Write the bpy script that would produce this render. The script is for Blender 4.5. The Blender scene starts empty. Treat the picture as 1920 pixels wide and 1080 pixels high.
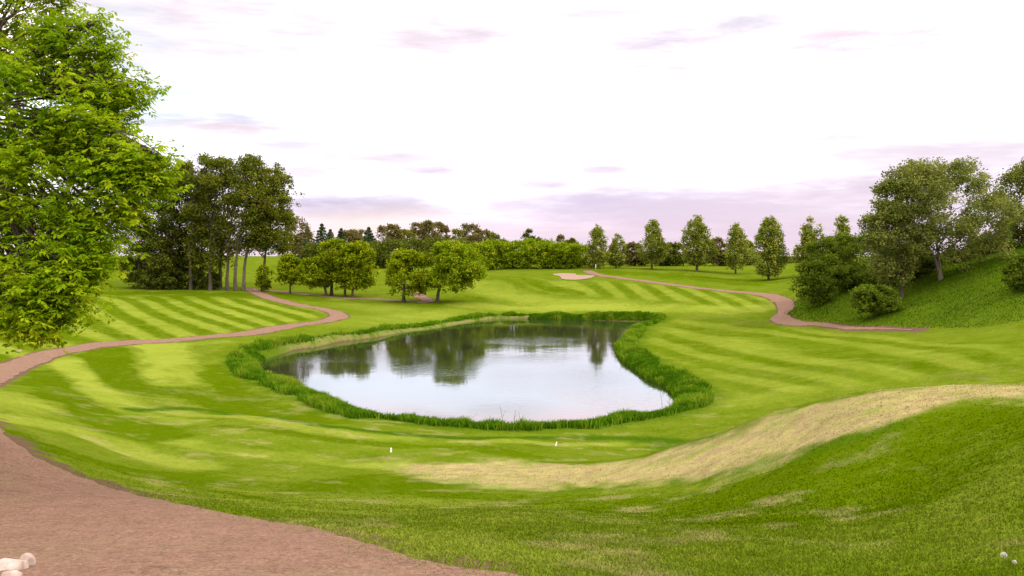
import bpy, bmesh, math, random
import numpy as np
from mathutils import Vector, Matrix
R = math.radians
rng = np.random.default_rng(7)
random.seed(7)
scene = bpy.context.scene

# ------------------------------------------------------------------ camera
F, HZ, CZ = 1663.0, 480.0, 7.5            # focal length in photo pixels, horizon row, eye height above the water
PITCH = math.atan((540 - HZ) / F)
cam_d = bpy.data.cameras.new('camera')
cam_d.sensor_width = 36.0
cam_d.lens = 36.0 * F / 1920.0
cam_d.clip_start = 0.1
cam_d.clip_end = 20000
cam = bpy.data.objects.new('camera', cam_d)
scene.collection.objects.link(cam)
cam.location = (0, 0, CZ)
cam.rotation_euler = (R(90) - PITCH, 0, 0)
scene.camera = cam

# ------------------------------------------------------------------ light
SUN_EL, SUN_AZ = R(38), R(115)             # azimuth clockwise from the view direction (+Y)
scene.view_settings.view_transform = 'Standard'
scene.view_settings.look = 'None'
scene.view_settings.exposure = 0.0
scene.view_settings.gamma = 1.0
sun_d = bpy.data.lights.new('sun', 'SUN')
sun_d.energy = 3.2
sun_d.angle = R(10)
sun_d.color = (1.0, 0.93, 0.8)
sun = bpy.data.objects.new('sun', sun_d)
scene.collection.objects.link(sun)
sd_ = Vector((math.sin(SUN_AZ) * math.cos(SUN_EL), math.cos(SUN_AZ) * math.cos(SUN_EL), math.sin(SUN_EL)))
sun.rotation_euler = (-sd_).to_track_quat('-Z', 'Y').to_euler()
scene.cycles.max_bounces = 6
scene.cycles.transparent_max_bounces = 4
scene.cycles.diffuse_bounces = 3
scene.cycles.glossy_bounces = 3

class NT:
    """small helper for node trees"""
    def __init__(s, tree):
        s.t = tree
        tree.nodes.clear()
    def n(s, typ, **kw):
        nd = s.t.nodes.new(typ)
        for k, v in kw.items():
            setattr(nd, k, v)
        return nd
    def set(s, sock, v):
        if hasattr(v, 'is_linked'):
            s.t.links.new(v, sock)
        elif v is not None:
            if isinstance(v, (tuple, list)) and len(v) == 3 and sock.type == 'RGBA':
                v = tuple(v) + (1,)
            sock.default_value = v
    def math(s, op, a, b=None, c=None, clamp=False):
        nd = s.n('ShaderNodeMath', operation=op, use_clamp=clamp)
        s.set(nd.inputs[0], a)
        if b is not None: s.set(nd.inputs[1], b)
        if c is not None: s.set(nd.inputs[2], c)
        return nd.outputs[0]
    def mix(s, f, a, b, blend='MIX'):
        nd = s.n('ShaderNodeMix', data_type='RGBA', blend_type=blend)
        s.set(nd.inputs[0], f); s.set(nd.inputs[6], a); s.set(nd.inputs[7], b)
        return nd.outputs[2]
    def smooth(s, x, a, b):
        nd = s.n('ShaderNodeMapRange', interpolation_type='SMOOTHSTEP')
        s.set(nd.inputs[0], x); nd.inputs[1].default_value = a; nd.inputs[2].default_value = b
        return nd.outputs[0]
    def noise(s, vec, scale, detail=3, rough=0.55, dist=0.0):
        nd = s.n('ShaderNodeTexNoise')
        if vec is not None: s.set(nd.inputs['Vector'], vec)
        nd.inputs['Scale'].default_value = scale
        nd.inputs['Detail'].default_value = detail
        nd.inputs['Roughness'].default_value = rough
        nd.inputs['Distortion'].default_value = dist
        return nd.outputs[0]
    def vscale(s, vec, sc):
        nd = s.n('ShaderNodeMapping')
        s.set(nd.inputs[0], vec); nd.inputs['Scale'].default_value = sc
        return nd.outputs[0]

world = bpy.data.worlds.new('World')
scene.world = world
world.use_nodes = True
W = NT(world.node_tree)
tc = W.n('ShaderNodeTexCoord')
sep = W.n('ShaderNodeSeparateXYZ'); W.set(sep.inputs[0], tc.outputs['Generated'])
sx, sy, sz = sep.outputs
az = W.math('ARCTAN2', sx, sy)
hl = W.math('SQRT', W.math('ADD', W.math('MULTIPLY', sx, sx), W.math('MULTIPLY', sy, sy)))
el = W.math('DIVIDE', sz, W.math('MAXIMUM', hl, 0.001))
cv = W.n('ShaderNodeCombineXYZ')
W.set(cv.inputs[0], W.math('MULTIPLY', az, 5.0)); W.set(cv.inputs[1], W.math('MULTIPLY', el, 30.0))
cn = W.noise(cv.outputs[0], 1.1, 5, 0.6, 0.4)
cn2 = W.noise(cv.outputs[0], 3.2, 4, 0.6, 0.2)
# broad colour of the veil of high cloud, by elevation
ramp = W.n('ShaderNodeValToRGB')
wob = W.math('ADD', el, W.math('MULTIPLY', W.math('SUBTRACT', cn, 0.5), 0.05))
W.set(ramp.inputs[0], W.math('MULTIPLY', wob, 0.5))
stops = [(-.01, (1.0, .80, .90)), (.03, (1.12, .92, 1.06)), (.07, (1.5, 1.38, 1.5)), (.10, (1.55, 1.42, 1.66)), (.13, (1.85, 1.93, 2.25)),
         (.165, (2.05, 2.15, 2.45)), (.205, (2.9, 1.95, 2.05)), (.25, (1.9, 1.8, 1.9)), (.5, (2.4, 2.35, 2.4)), (1.2, (3.6, 3.5, 3.5)), (2.0, (3.6, 3.5, 3.5))]
els = ramp.color_ramp.elements
while len(els) < len(stops): els.new(0.5)
for e, (p, c) in zip(els, stops):
    e.position = max(0, p * 0.5); e.color = (c[0] / 5, c[1] / 5, c[2] / 5, 1)
veil = W.mix(1.0, ramp.outputs[0], (5, 5, 5), 'MULTIPLY')
# individual cloud bars: photo column, row, half width, half height, colour, amount
bars = [(680, 385, 120, 17, (.68, .60, .85), .9), (1200, 383, 200, 22, (.78, .68, .95), .85), (1400, 430, 320, 48, (.95, .76, .93), .75),
        (720, 425, 110, 28, (1.35, 1.04, .80), .26), (1010, 345, 50, 8, (.84, .72, .88), .7), (1600, 375, 240, 26, (.96, .80, .96), .7),
        (370, 228, 130, 17, (.80, .80, .99), .8), (400, 241, 90, 9, (1.02, .82, .86), .55), (330, 40, 150, 90, (1.05, .86, .95), .6),
        (1220, 80, 130, 26, (.88, .80, .94), .75), (1640, 78, 130, 28, (.99, .82, .93), .75), (1225, 133, 80, 11, (.88, .80, .95), .65),
        (870, 85, 110, 30, (1.0, .86, .96), .65), (250, 130, 90, 70, (.86, .98, 1.06), .6), (700, 292, 160, 16, (1.0, .87, .97), .65),
        (805, 320, 50, 7, (.9, .76, .92), .6), (1400, 45, 110, 16, (.9, .83, .94), .6), (1380, 192, 80, 8, (.96, .86, .95), .5), (1800, 300, 220, 30, (1.0, .86, .96), .6),
        (1500, 260, 160, 10, (.97, .86, .97), .5), (1050, 250, 120, 8, (.98, .88, .99), .45), (560, 330, 120, 14, (1.0, .86, .95), .5), (1100, 30, 120, 20, (.97, .86, .97), .5), (600, 60, 160, 30, (1.0, .88, .97), .5), (1860, 120, 90, 24, (.97, .86, .98), .5), (1720, 340, 120, 14, (.93, .78, .94), .6), (790, 163, 50, 8, (.95, .86, .96), .5), (1130, 320, 40, 7, (.95, .8, .93), .6), (500, 270, 90, 8, (.97, .88, .98), .5), (960, 190, 60, 6, (.97, .9, .98), .4)]
col = veil
for (px, py, hw, hh, c, amt) in bars:
    a0 = math.atan((px - 960) / F); e0 = (HZ - py) / F * math.cos(a0)
    qa = W.math('DIVIDE', W.math('SUBTRACT', az, a0), 1.3 * hw / F)
    qe = W.math('DIVIDE', W.math('SUBTRACT', el, e0), (1.35 if hh > 6 else 1) * hh / F)
    q = W.math('ADD', W.math('MULTIPLY', qa, qa), W.math('MULTIPLY', qe, qe))
    q = W.math('ADD', q, W.math('MULTIPLY', W.math('SUBTRACT', cn, 0.5), 2.8))
    q = W.math('ADD', q, W.math('MULTIPLY', W.math('SUBTRACT', cn2, 0.5), 2.2))
    m = W.math('MULTIPLY', W.smooth(q, 2.2, -0.9), min(1, amt * 1.8))
    col = W.mix(m, col, tuple(v * .93 for v in c))
sky = W.n('ShaderNodeTexSky', sky_type='NISHITA')
sky.sun_disc = False
sky.sun_elevation = SUN_EL
sky.sun_rotation = SUN_AZ
bg1 = W.n('ShaderNodeBackground'); W.set(bg1.inputs[0], sky.outputs[0]); bg1.inputs[1].default_value = 0.1
bg2 = W.n('ShaderNodeBackground'); W.set(bg2.inputs[0], col); bg2.inputs[1].default_value = 1.0
mx = W.n('ShaderNodeMixShader'); mx.inputs[0].default_value = 0.92
W.t.links.new(bg1.outputs[0], mx.inputs[1]); W.t.links.new(bg2.outputs[0], mx.inputs[2])
wo = W.n('ShaderNodeOutputWorld'); W.t.links.new(mx.outputs[0], wo.inputs[0])

# ------------------------------------------------------------------ helpers
COL = scene.collection
def tag(o, label=None, cat=None, group=None, kind=None):
    if label: o['label'] = label
    if cat: o['category'] = cat
    if group: o['group'] = group
    if kind: o['kind'] = kind
    return o
def empty(name, loc, label, cat, group=None):
    o = bpy.data.objects.new(name, None); COL.objects.link(o); o.location = loc
    o.empty_display_size = 0.3
    return tag(o, label, cat, group)
def mesh_np(name, V, faces, mat, parent=None, attrs=None, smooth=False, loc=None):
    """V (n,3); faces (m,k) array or list of such arrays -> one mesh object"""
    if not isinstance(faces, list): faces = [faces]
    me = bpy.data.meshes.new(name)
    V = np.asarray(V, dtype=np.float32)
    me.vertices.add(len(V)); me.vertices.foreach_set('co', V.ravel())
    loops = np.concatenate([f.ravel() for f in faces]).astype(np.int32)
    sizes = np.concatenate([np.full(len(f), f.shape[1], np.int32) for f in faces])
    starts = np.concatenate([[0], np.cumsum(sizes)[:-1]]).astype(np.int32)
    me.loops.add(len(loops)); me.loops.foreach_set('vertex_index', loops)
    me.polygons.add(len(sizes)); me.polygons.foreach_set('loop_start', starts)
    me.polygons.foreach_set('use_smooth', np.full(len(sizes), smooth))
    me.update(calc_edges=True)
    for k, a in (attrs or {}).items():
        if a.ndim == 1:
            at = me.attributes.new(k, 'FLOAT', 'POINT'); at.data.foreach_set('value', a.astype(np.float32))
        else:
            at = me.attributes.new(k, 'FLOAT_COLOR', 'POINT'); at.data.foreach_set('color', a.astype(np.float32).ravel())
    me.materials.append(mat)
    o = bpy.data.objects.new(name, me); COL.objects.link(o)
    if parent: o.parent = parent
    if loc is not None: o.location = loc
    return o
def hashf(ix, iy, seed):
    h = (ix.astype(np.int64) * 374761393 + iy.astype(np.int64) * 668265263 + seed * 1442695041) & 0x7fffffff
    h = ((h ^ (h >> 13)) * 1274126177) & 0x7fffffff
    return ((h ^ (h >> 16)) & 0xffff) / 65535.0
def vnoise(x, y, seed=0):
    ix = np.floor(x); iy = np.floor(y); fx = x - ix; fy = y - iy
    fx = fx * fx * (3 - 2 * fx); fy = fy * fy * (3 - 2 * fy)
    a = hashf(ix, iy, seed); b = hashf(ix + 1, iy, seed); c = hashf(ix, iy + 1, seed); d = hashf(ix + 1, iy + 1, seed)
    return (a * (1 - fx) + b * fx) * (1 - fy) + (c * (1 - fx) + d * fx) * fy
def fbm(x, y, seed=0, oct=3):
    s = 0; amp = .5; 
    for k in range(oct):
        s = s + amp * vnoise(x * 2 ** k, y * 2 ** k, seed + k); amp *= .5
    return s / (1 - .5 ** oct)
def noise3(p, sc, seed):
    return (vnoise(p[:, 0] * sc + p[:, 2] * sc * .37, p[:, 1] * sc - p[:, 2] * sc * .61, seed) + vnoise(p[:, 2] * sc + p[:, 0] * .43 * sc, p[:, 1] * sc * .7 + p[:, 0] * sc * .5, seed + 9)) / 2
def sst(x, a, b):
    t = np.clip((x - a) / (b - a), 0, 1); return t * t * (3 - 2 * t)

CP, SP = math.cos(PITCH), math.sin(PITCH)
def ray(px, py):
    """direction through a photo pixel with unit forward (+Y) component"""
    r, u = (px - 960) / F, (540 - py) / F
    y = CP + u * SP; z = -SP + u * CP
    return r / y, z / y
def at(px, D): return ray(px, 540)[0] * D
def pix(px, py, D):
    a, b = ray(px, py); return np.array((a * D, D, CZ + b * D))

# ------------------------------------------------------------------ terrain heights
P3 = [  # photo column, row, distance
 (0,1080,7),(480,1080,7),(960,1080,7),(1440,1080,6.8),(1920,1080,6.5),(-400,1080,7),(2300,1080,6),
 (0,960,11.5),(300,945,12.5),(640,1000,10),(960,960,14),(1440,1000,10),(1440,960,13),(1920,960,9),(1920,860,11.5),
 (1440,848,19),(1600,800,17.5),(1280,895,20),(1440,776,23),(1600,735,22),(1700,900,13.5),(1700,780,17),(1800,720,21),(1920,712,20.5),(2300,700,18),
 (1700,728,42),(1920,700,42),(1280,830,25),(1320,800,36),(960,915,22),(960,868,27),(960,850,29.5),(960,823,32.8),(960,808,36.5),
 (760,885,25),(640,840,29.5),(640,803,33),(640,776,41),(450,740,46),(250,770,36),(250,850,25),(250,900,18),(0,800,20),(0,735,33),(0,690,48),(0,640,62),(0,620,72),
 (-300,800,18),(-300,700,40),(300,700,50),(300,655,64),(420,635,70),(200,645,64),(640,595,92),(560,612,84),(560,560,120),(300,560,115),(150,560,110),
 (430,545,135),(250,545,135),(230,500,190),(550,520,170),(0,560,105),(-300,560,100),(760,600,98),(850,580,110),(757,566,118),(820,566,118),(700,562,122),(620,557,126),
 (660,520,165),(760,510,170),(950,585,110),(950,550,128),(950,520,146),(900,512,158),(1050,512,156),(1080,520,148),(1110,509,156),(1200,524,142),(1200,560,116),
 (1300,537,128),(1300,505,165),(1300,580,103),(1260,600,97),(1440,555,112),(1440,525,142),(1470,590,94),(1380,512,160),(1220,503,168),(1117,503,165),(1485,500,165),(1475,490,260),
 (1350,640,70),(1350,700,53),(1500,608,84),(1660,618,72),(1800,620,66),(1920,614,62),(1600,680,50),(1800,660,50),(1920,640,52),
 (1500,580,91),(1600,590,84),(1760,525,85),(1760,590,73),(1920,490,78),(1920,560,68),(1640,560,86),(1580,545,92),(2200,480,80),(2200,620,55)]
PZ = [  # photo column, distance, height
 (1440,30,1.4),(1600,30,1.9),(1800,32,2.2),(1920,33,2.6),(2300,33,3),(1280,30,.75),(960,34.6,.4),(450,35,1.15),(450,38.5,.55),(640,37,.5),(430,60,.35),(600,73,.45),(700,83,.5),
 (1120,60,.3),(1280,50,.4),(1700,120,7),(1920,120,9),(1600,130,5.5),(2300,120,9),
 (-300,260,6),(300,260,6),(760,260,6),(1100,260,6),(1900,260,6.5),(-300,400,6),(400,400,6),(960,400,6),(1500,400,6),(2200,400,6),(960,4,5.5),(0,4,5.5),(1920,4,5.6)]
cx, cy, cz = [], [], []
for a, b, D in P3:
    p = pix(a, b, D); cx.append(p[0]); cy.append(p[1]); cz.append(p[2])
for a, D, z in PZ:
    cx.append(at(a, D)); cy.append(D); cz.append(z)
cx, cy, cz = map(np.array, (cx, cy, cz))
def uv(x, y): return np.arctan2(x, y) * 2.2, np.log(np.maximum(np.hypot(x, y), 1.0))
cu, cvv = uv(cx, cy)
def phi(d2): return 0.5 * d2 * np.log(d2 + 1e-12)
def rbf_fit(u, v, val, lam):
    n = len(u)
    A = phi((u[:, None] - u[None]) ** 2 + (v[:, None] - v[None]) ** 2) + lam * np.eye(n)
    Pm = np.stack([np.ones(n), u, v], 1)
    M = np.zeros((n + 3, n + 3)); M[:n, :n] = A; M[:n, n:] = Pm; M[n:, :n] = Pm.T
    return np.linalg.solve(M, np.concatenate([val, np.zeros(3)]))
def rbf_eval(co, cu, cv_, u, v):
    out = np.empty(len(u))
    for i in range(0, len(u), 40000):
        uu = u[i:i + 40000]; vv = v[i:i + 40000]
        out[i:i + 40000] = phi((uu[:, None] - cu[None]) ** 2 + (vv[:, None] - cv_[None]) ** 2) @ co[:-3] + co[-3] + co[-2] * uu + co[-1] * vv
    return out
RB = rbf_fit(cu, cvv, cz, 2e-4)

# pond outline (photo pixels on the water plane)
pond_px = [(492,690),(497,677),(555,657),(605,650),(642,641),(705,634),(767,622),(817,616),(855,609),(900,602),(944,598),(1040,599),(1141,602),(1195,603),(1215,606),(1180,616),(1166,633),(1149,650),
 (1157,672),(1185,695),(1208,712),(1239,726),(1258,746),(1258,764),(1240,776),(1197,785),(1158,788),(1113,794),(1079,800),(1029,804),(960,805),(900,803),(842,799),(780,790),(730,786),(692,777),(660,765),(630,754),(592,740),(555,722),(518,711),(500,701)]
pond = []
for a, b in pond_px:
    rx, rz = ray(a, b); D = -CZ / rz; pond.append((rx * D, D))
pond = np.array(pond)
def smooth_closed(P, k=4):
    n = len(P); t = np.arange(n * k) / k; i = t.astype(int); f = (t - i)[:, None]
    p0, p1, p2, p3 = P[(i - 1) % n], P[i % n], P[(i + 1) % n], P[(i + 2) % n]
    return .5 * (2 * p1 + (p2 - p0) * f + (2 * p0 - 5 * p1 + 4 * p2 - p3) * f ** 2 + (3 * p1 - p0 - 3 * p2 + p3) * f ** 3)
def smooth_open(P, k=6):
    P = np.asarray(P, float); n = len(P); t = np.linspace(0, n - 1, (n - 1) * k + 1); i = np.minimum(t.astype(int), n - 2); f = (t - i)[:, None]
    g = lambda j: P[np.clip(j, 0, n - 1)]
    p0, p1, p2, p3 = g(i - 1), g(i), g(i + 1), g(i + 2)
    return .5 * (2 * p1 + (p2 - p0) * f + (2 * p0 - 5 * p1 + 4 * p2 - p3) * f ** 2 + (3 * p1 - p0 - 3 * p2 + p3) * f ** 3)
pondS = smooth_closed(pond, 3)
def dist_poly(x, y, P, closed=True, pad=8.0):
    """distance to polyline (large outside padded box) and inside flag"""
    d = np.full(len(x), 1e3); ins = np.zeros(len(x), bool)
    m = (x > P[:, 0].min() - pad) & (x < P[:, 0].max() + pad) & (y > P[:, 1].min() - pad) & (y < P[:, 1].max() + pad)
    if not m.any(): return d, ins
    xs, ys = x[m], y[m]; dd = np.full(len(xs), 1e6); ii = np.zeros(len(xs), bool)
    Q = np.roll(P, -1, 0) if closed else P[1:]
    for (ax, ay), (bx, by) in zip(P if closed else P[:-1], Q):
        ex, ey = bx - ax, by - ay; L = ex * ex + ey * ey + 1e-12
        t = np.clip(((xs - ax) * ex + (ys - ay) * ey) / L, 0, 1)
        dd = np.minimum(dd, (xs - ax - t * ex) ** 2 + (ys - ay - t * ey) ** 2)
        if closed:
            c = ((ay > ys) != (by > ys)) & (xs < ex * (ys - ay) / (ey if ey else 1e-12) + ax)
            ii ^= c
    d[m] = np.sqrt(dd); ins[m] = ii
    return d, ins
def pond_sd(x, y):
    d, i = dist_poly(x, y, pondS, True, 14.0)
    return np.where(i, -d, d)
def height(x, y, sd=None):
    x = np.atleast_1d(np.asarray(x, float)); y = np.atleast_1d(np.asarray(y, float))
    u, v = uv(x, y); z = rbf_eval(RB, cu, cvv, u, v)
    r = np.hypot(x, y); ang = np.abs(np.arctan2(x, y))
    z = z + (6.0 - z) * np.maximum(sst(ang, R(60), R(100)), sst(r, 330, 420))
    z = z + (5.6 - z) * sst(r, 5.5, 3.0)
    z = z + (fbm(x * .35, y * .35, 3) - .5) * .12 * sst(r, 4, 20) + (fbm(x * 1.6, y * 1.6, 5) - .5) * .05
    if sd is None: sd = pond_sd(x, y)
    zb = np.maximum(z, 0.28 + .15 * (fbm(x * .8, y * .8, 11) - .5)); z = z + (zb - z) * sst(sd, 9, 3)
    z = np.where(sd < 1.1, -.25 + (z + .25) * sst(sd, -.4, 1.1), z)
    return np.where(sd < -.4, -.25 + np.maximum(sd, -4) * .3, z)
def H(x, y): return float(height(x, y)[0])
def hits(pts):
    """ground points seen at photo pixels"""
    Ds = np.exp(np.linspace(math.log(3.2), math.log(420), 900)); out = []
    for (px, py) in pts:
        rx, rz = ray(px, py); z = CZ + rz * Ds; h = height(rx * Ds, Ds)
        k = np.nonzero(z < h)[0]
        k = k[0] if len(k) else len(Ds) - 1
        if k == 0: D = Ds[0]
        else:
            g0, g1 = z[k - 1] - h[k - 1], z[k] - h[k]; t = g0 / (g0 - g1) if g0 != g1 else 0
            D = Ds[k - 1] + t * (Ds[k] - Ds[k - 1])
        out.append((rx * D, D))
    return np.array(out)

# ------------------------------------------------------------------ what covers the ground
dryP = smooth_closed(hits([(742,880),(800,869),(1000,867),(1180,864),(1280,836),(1400,795),(1500,762),(1600,739),(1700,727),(1920,718),(2150,722),
        (2150,760),(1920,752),(1800,752),(1700,783),(1600,808),(1480,850),(1280,893),(1100,912),(950,913),(850,908),(785,897)]), 2)
road_edge = hits([(-45,765),(0,806),(60,850),(130,888),(220,918),(300,937),(420,965),(520,980),(640,1005),(760,1040),(900,1072)])
road_edge = np.vstack([road_edge, [(1.4, 5.2), (4.0, 2.2), (8, 0)]])
roadA = smooth_open(road_edge, 8)
tn = np.gradient(roadA, axis=0); tn /= np.linalg.norm(tn, axis=1)[:, None]
nrm = np.stack([tn[:, 1], -tn[:, 0]], 1)
for _ in range(20): nrm[1:-1] = (nrm[:-2] + nrm[1:-1] * 2 + nrm[2:]) / 4
nrm /= np.linalg.norm(nrm, axis=1)[:, None]
roadB = roadA + nrm * 4.3
roadP = np.vstack([roadA, roadB[::-1]])
pathL = smooth_open(np.vstack([[(-27, 24.0)], hits([(-190,752),(-90,728),(0,698),(60,675),(130,656),(240,642),(350,636),(450,627),(540,612),(610,602),(636,592),(612,581),(560,572),(510,560),(480,548),(468,541)])]), 8)
pathM = smooth_open(hits([(505,545),(600,555),(700,561),(770,565),(800,566),(800,562),(788,556),(776,549)]), 8)
pathR = smooth_open(hits([(1100,508),(1125,516),(1200,526),(1300,539),(1400,549),(1440,554),(1466,564),(1474,580),(1460,596),(1490,606),(1560,611),(1660,616.5),(1720,619)]), 8)
bunkP = smooth_closed(hits([(1036,515),(1050,513),(1078,513.5),(1082,516),(1112,517),(1110,521),(1085,525),(1055,524),(1050,519)]), 4)

def phase_field(lines, lam=1e-3):
    xs, ys, ph = [], [], []
    for p, pts in lines:
        h = smooth_open(hits(pts), 3)
        for a, b in h: xs.append(a); ys.append(b); ph.append(p)
    u, v = uv(np.array(xs), np.array(ys))
    return rbf_fit(u, v, np.array(ph, float), lam), u, v
SF = []   # striped fairways: phase field (whole number = dark band centre), outline, strength
SF.append((phase_field([(-2, [(4,627),(33,643),(72,656)]), (-1, [(70,600),(100,618),(125,631),(158,640)]), (0, [(120,575),(165,600),(187,614),(238,634)]), (1, [(192,566),(220,587),(260,607),(312,632)]),
     (2, [(255,568),(295,590),(347,610),(392,628)]), (3, [(302,566),(350,588),(400,604),(448,620)]), (4, [(365,572),(430,595),(475,609)]), (5, [(420,573),(505,598)]), (6, [(470,572),(560,597)])]),
    hits([(-150,700),(-150,575),(100,556),(300,555),(420,556),(520,566),(600,583),(605,594),(540,607),(440,624),(350,634),(240,640),(130,650),(40,680)]), 1.0))
SF.append((phase_field([(0, [(985,520),(1030,540),(1085,550)]), (1, [(1095,524),(1140,556)]), (2, [(1145,522),(1197,564)]), (3, [(1202,530),(1255,564)]), (4, [(1258,538),(1310,562)]), (5, [(1312,542),(1372,566)]), (6, [(1370,548),(1430,570)])]),
    hits([(960,517),(1040,527),(1110,526),(1250,535),(1380,549),(1440,558),(1450,580),(1400,582),(1250,566),(1100,556),(1000,545)]), .75))
SF.append((phase_field([(.5, [(1300,604),(1450,622),(1640,648)]), (1.5, [(1279,625),(1324,636),(1394,653),(1560,682)]), (2.5, [(1234,641),(1296,661),(1394,681),(1560,712)]), (-.5, [(1500,618),(1700,640),(1880,655)]), (3.5, [(1225,665),(1300,690),(1400,712)])]),
    hits([(1270,598),(1450,608),(1660,625),(1900,640),(1900,690),(1700,715),(1500,735),(1400,740),(1310,690),(1200,655),(1230,620)]), .6))
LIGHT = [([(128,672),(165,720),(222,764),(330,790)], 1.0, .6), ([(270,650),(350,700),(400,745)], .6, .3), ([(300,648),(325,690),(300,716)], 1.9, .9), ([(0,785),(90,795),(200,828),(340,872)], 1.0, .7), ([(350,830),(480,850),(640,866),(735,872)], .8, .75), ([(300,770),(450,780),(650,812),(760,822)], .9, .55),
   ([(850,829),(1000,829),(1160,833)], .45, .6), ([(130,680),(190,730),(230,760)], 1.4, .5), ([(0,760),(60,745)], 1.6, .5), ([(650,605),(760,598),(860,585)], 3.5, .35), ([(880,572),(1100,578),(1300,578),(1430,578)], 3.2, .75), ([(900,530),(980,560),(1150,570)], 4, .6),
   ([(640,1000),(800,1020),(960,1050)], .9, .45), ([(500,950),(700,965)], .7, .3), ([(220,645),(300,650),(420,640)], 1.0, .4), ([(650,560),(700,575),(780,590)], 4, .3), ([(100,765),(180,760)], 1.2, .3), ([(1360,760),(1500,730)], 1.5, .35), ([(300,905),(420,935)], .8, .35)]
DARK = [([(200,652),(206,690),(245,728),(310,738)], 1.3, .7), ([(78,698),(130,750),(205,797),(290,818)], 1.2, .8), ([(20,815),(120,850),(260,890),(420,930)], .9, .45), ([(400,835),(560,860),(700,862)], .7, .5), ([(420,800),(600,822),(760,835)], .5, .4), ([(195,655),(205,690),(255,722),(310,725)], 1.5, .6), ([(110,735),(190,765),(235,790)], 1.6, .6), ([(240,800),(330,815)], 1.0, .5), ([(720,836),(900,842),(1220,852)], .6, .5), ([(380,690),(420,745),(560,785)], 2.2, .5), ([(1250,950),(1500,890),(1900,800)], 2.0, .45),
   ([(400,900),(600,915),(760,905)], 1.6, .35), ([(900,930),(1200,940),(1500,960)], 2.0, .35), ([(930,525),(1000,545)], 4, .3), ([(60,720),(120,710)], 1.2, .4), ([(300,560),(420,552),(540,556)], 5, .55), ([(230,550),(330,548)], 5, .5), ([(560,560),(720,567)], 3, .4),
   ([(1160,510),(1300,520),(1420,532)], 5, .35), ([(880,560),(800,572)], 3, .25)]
LIP = [([(250,769),(330,766),(420,774),(600,798),(750,814),(900,822.5),(1050,821.5),(1180,822),(1270,828)], .6, 1.0), ([(1210,826),(1250,834),(1300,836)], .7, .7), ([(1280,896),(1480,856),(1640,806)], .55, .55), ([(800,906),(950,918),(1150,916)], .4, .4)]  # tee lip line: longer unmown grass, with the slope's shade painted in
BROWN = [([(1285,592),(1380,600),(1470,606)], .35, .5), ([(1280,838),(1330,812),(1400,806)], .5, .35), ([(1780,705),(1840,706)], .6, .4), ([(560,990),(640,1012),(760,1048),(880,1076)], .3, .5), ([(800,920),(790,905)], .25, .2)]
def strokes(S): return [(smooth_open(hits(p), 4), w, a) for p, w, a in S]
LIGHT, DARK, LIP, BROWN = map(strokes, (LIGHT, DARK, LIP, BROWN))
hillP = smooth_closed(hits([(1492,602),(1500,575),(1560,540),(1640,520),(1760,500),(1900,470)][:1] + [(1560,609),(1700,616),(1850,614),(1940,612)]), 1)
hill_poly = np.array([(hits([(1490,600)])[0]), hits([(1560,609)])[0], hits([(1700,615)])[0], hits([(1850,613)])[0], (40, 62), (80, 60), (80, 130), (45, 130), (38, 110), (29, 95)])

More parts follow.
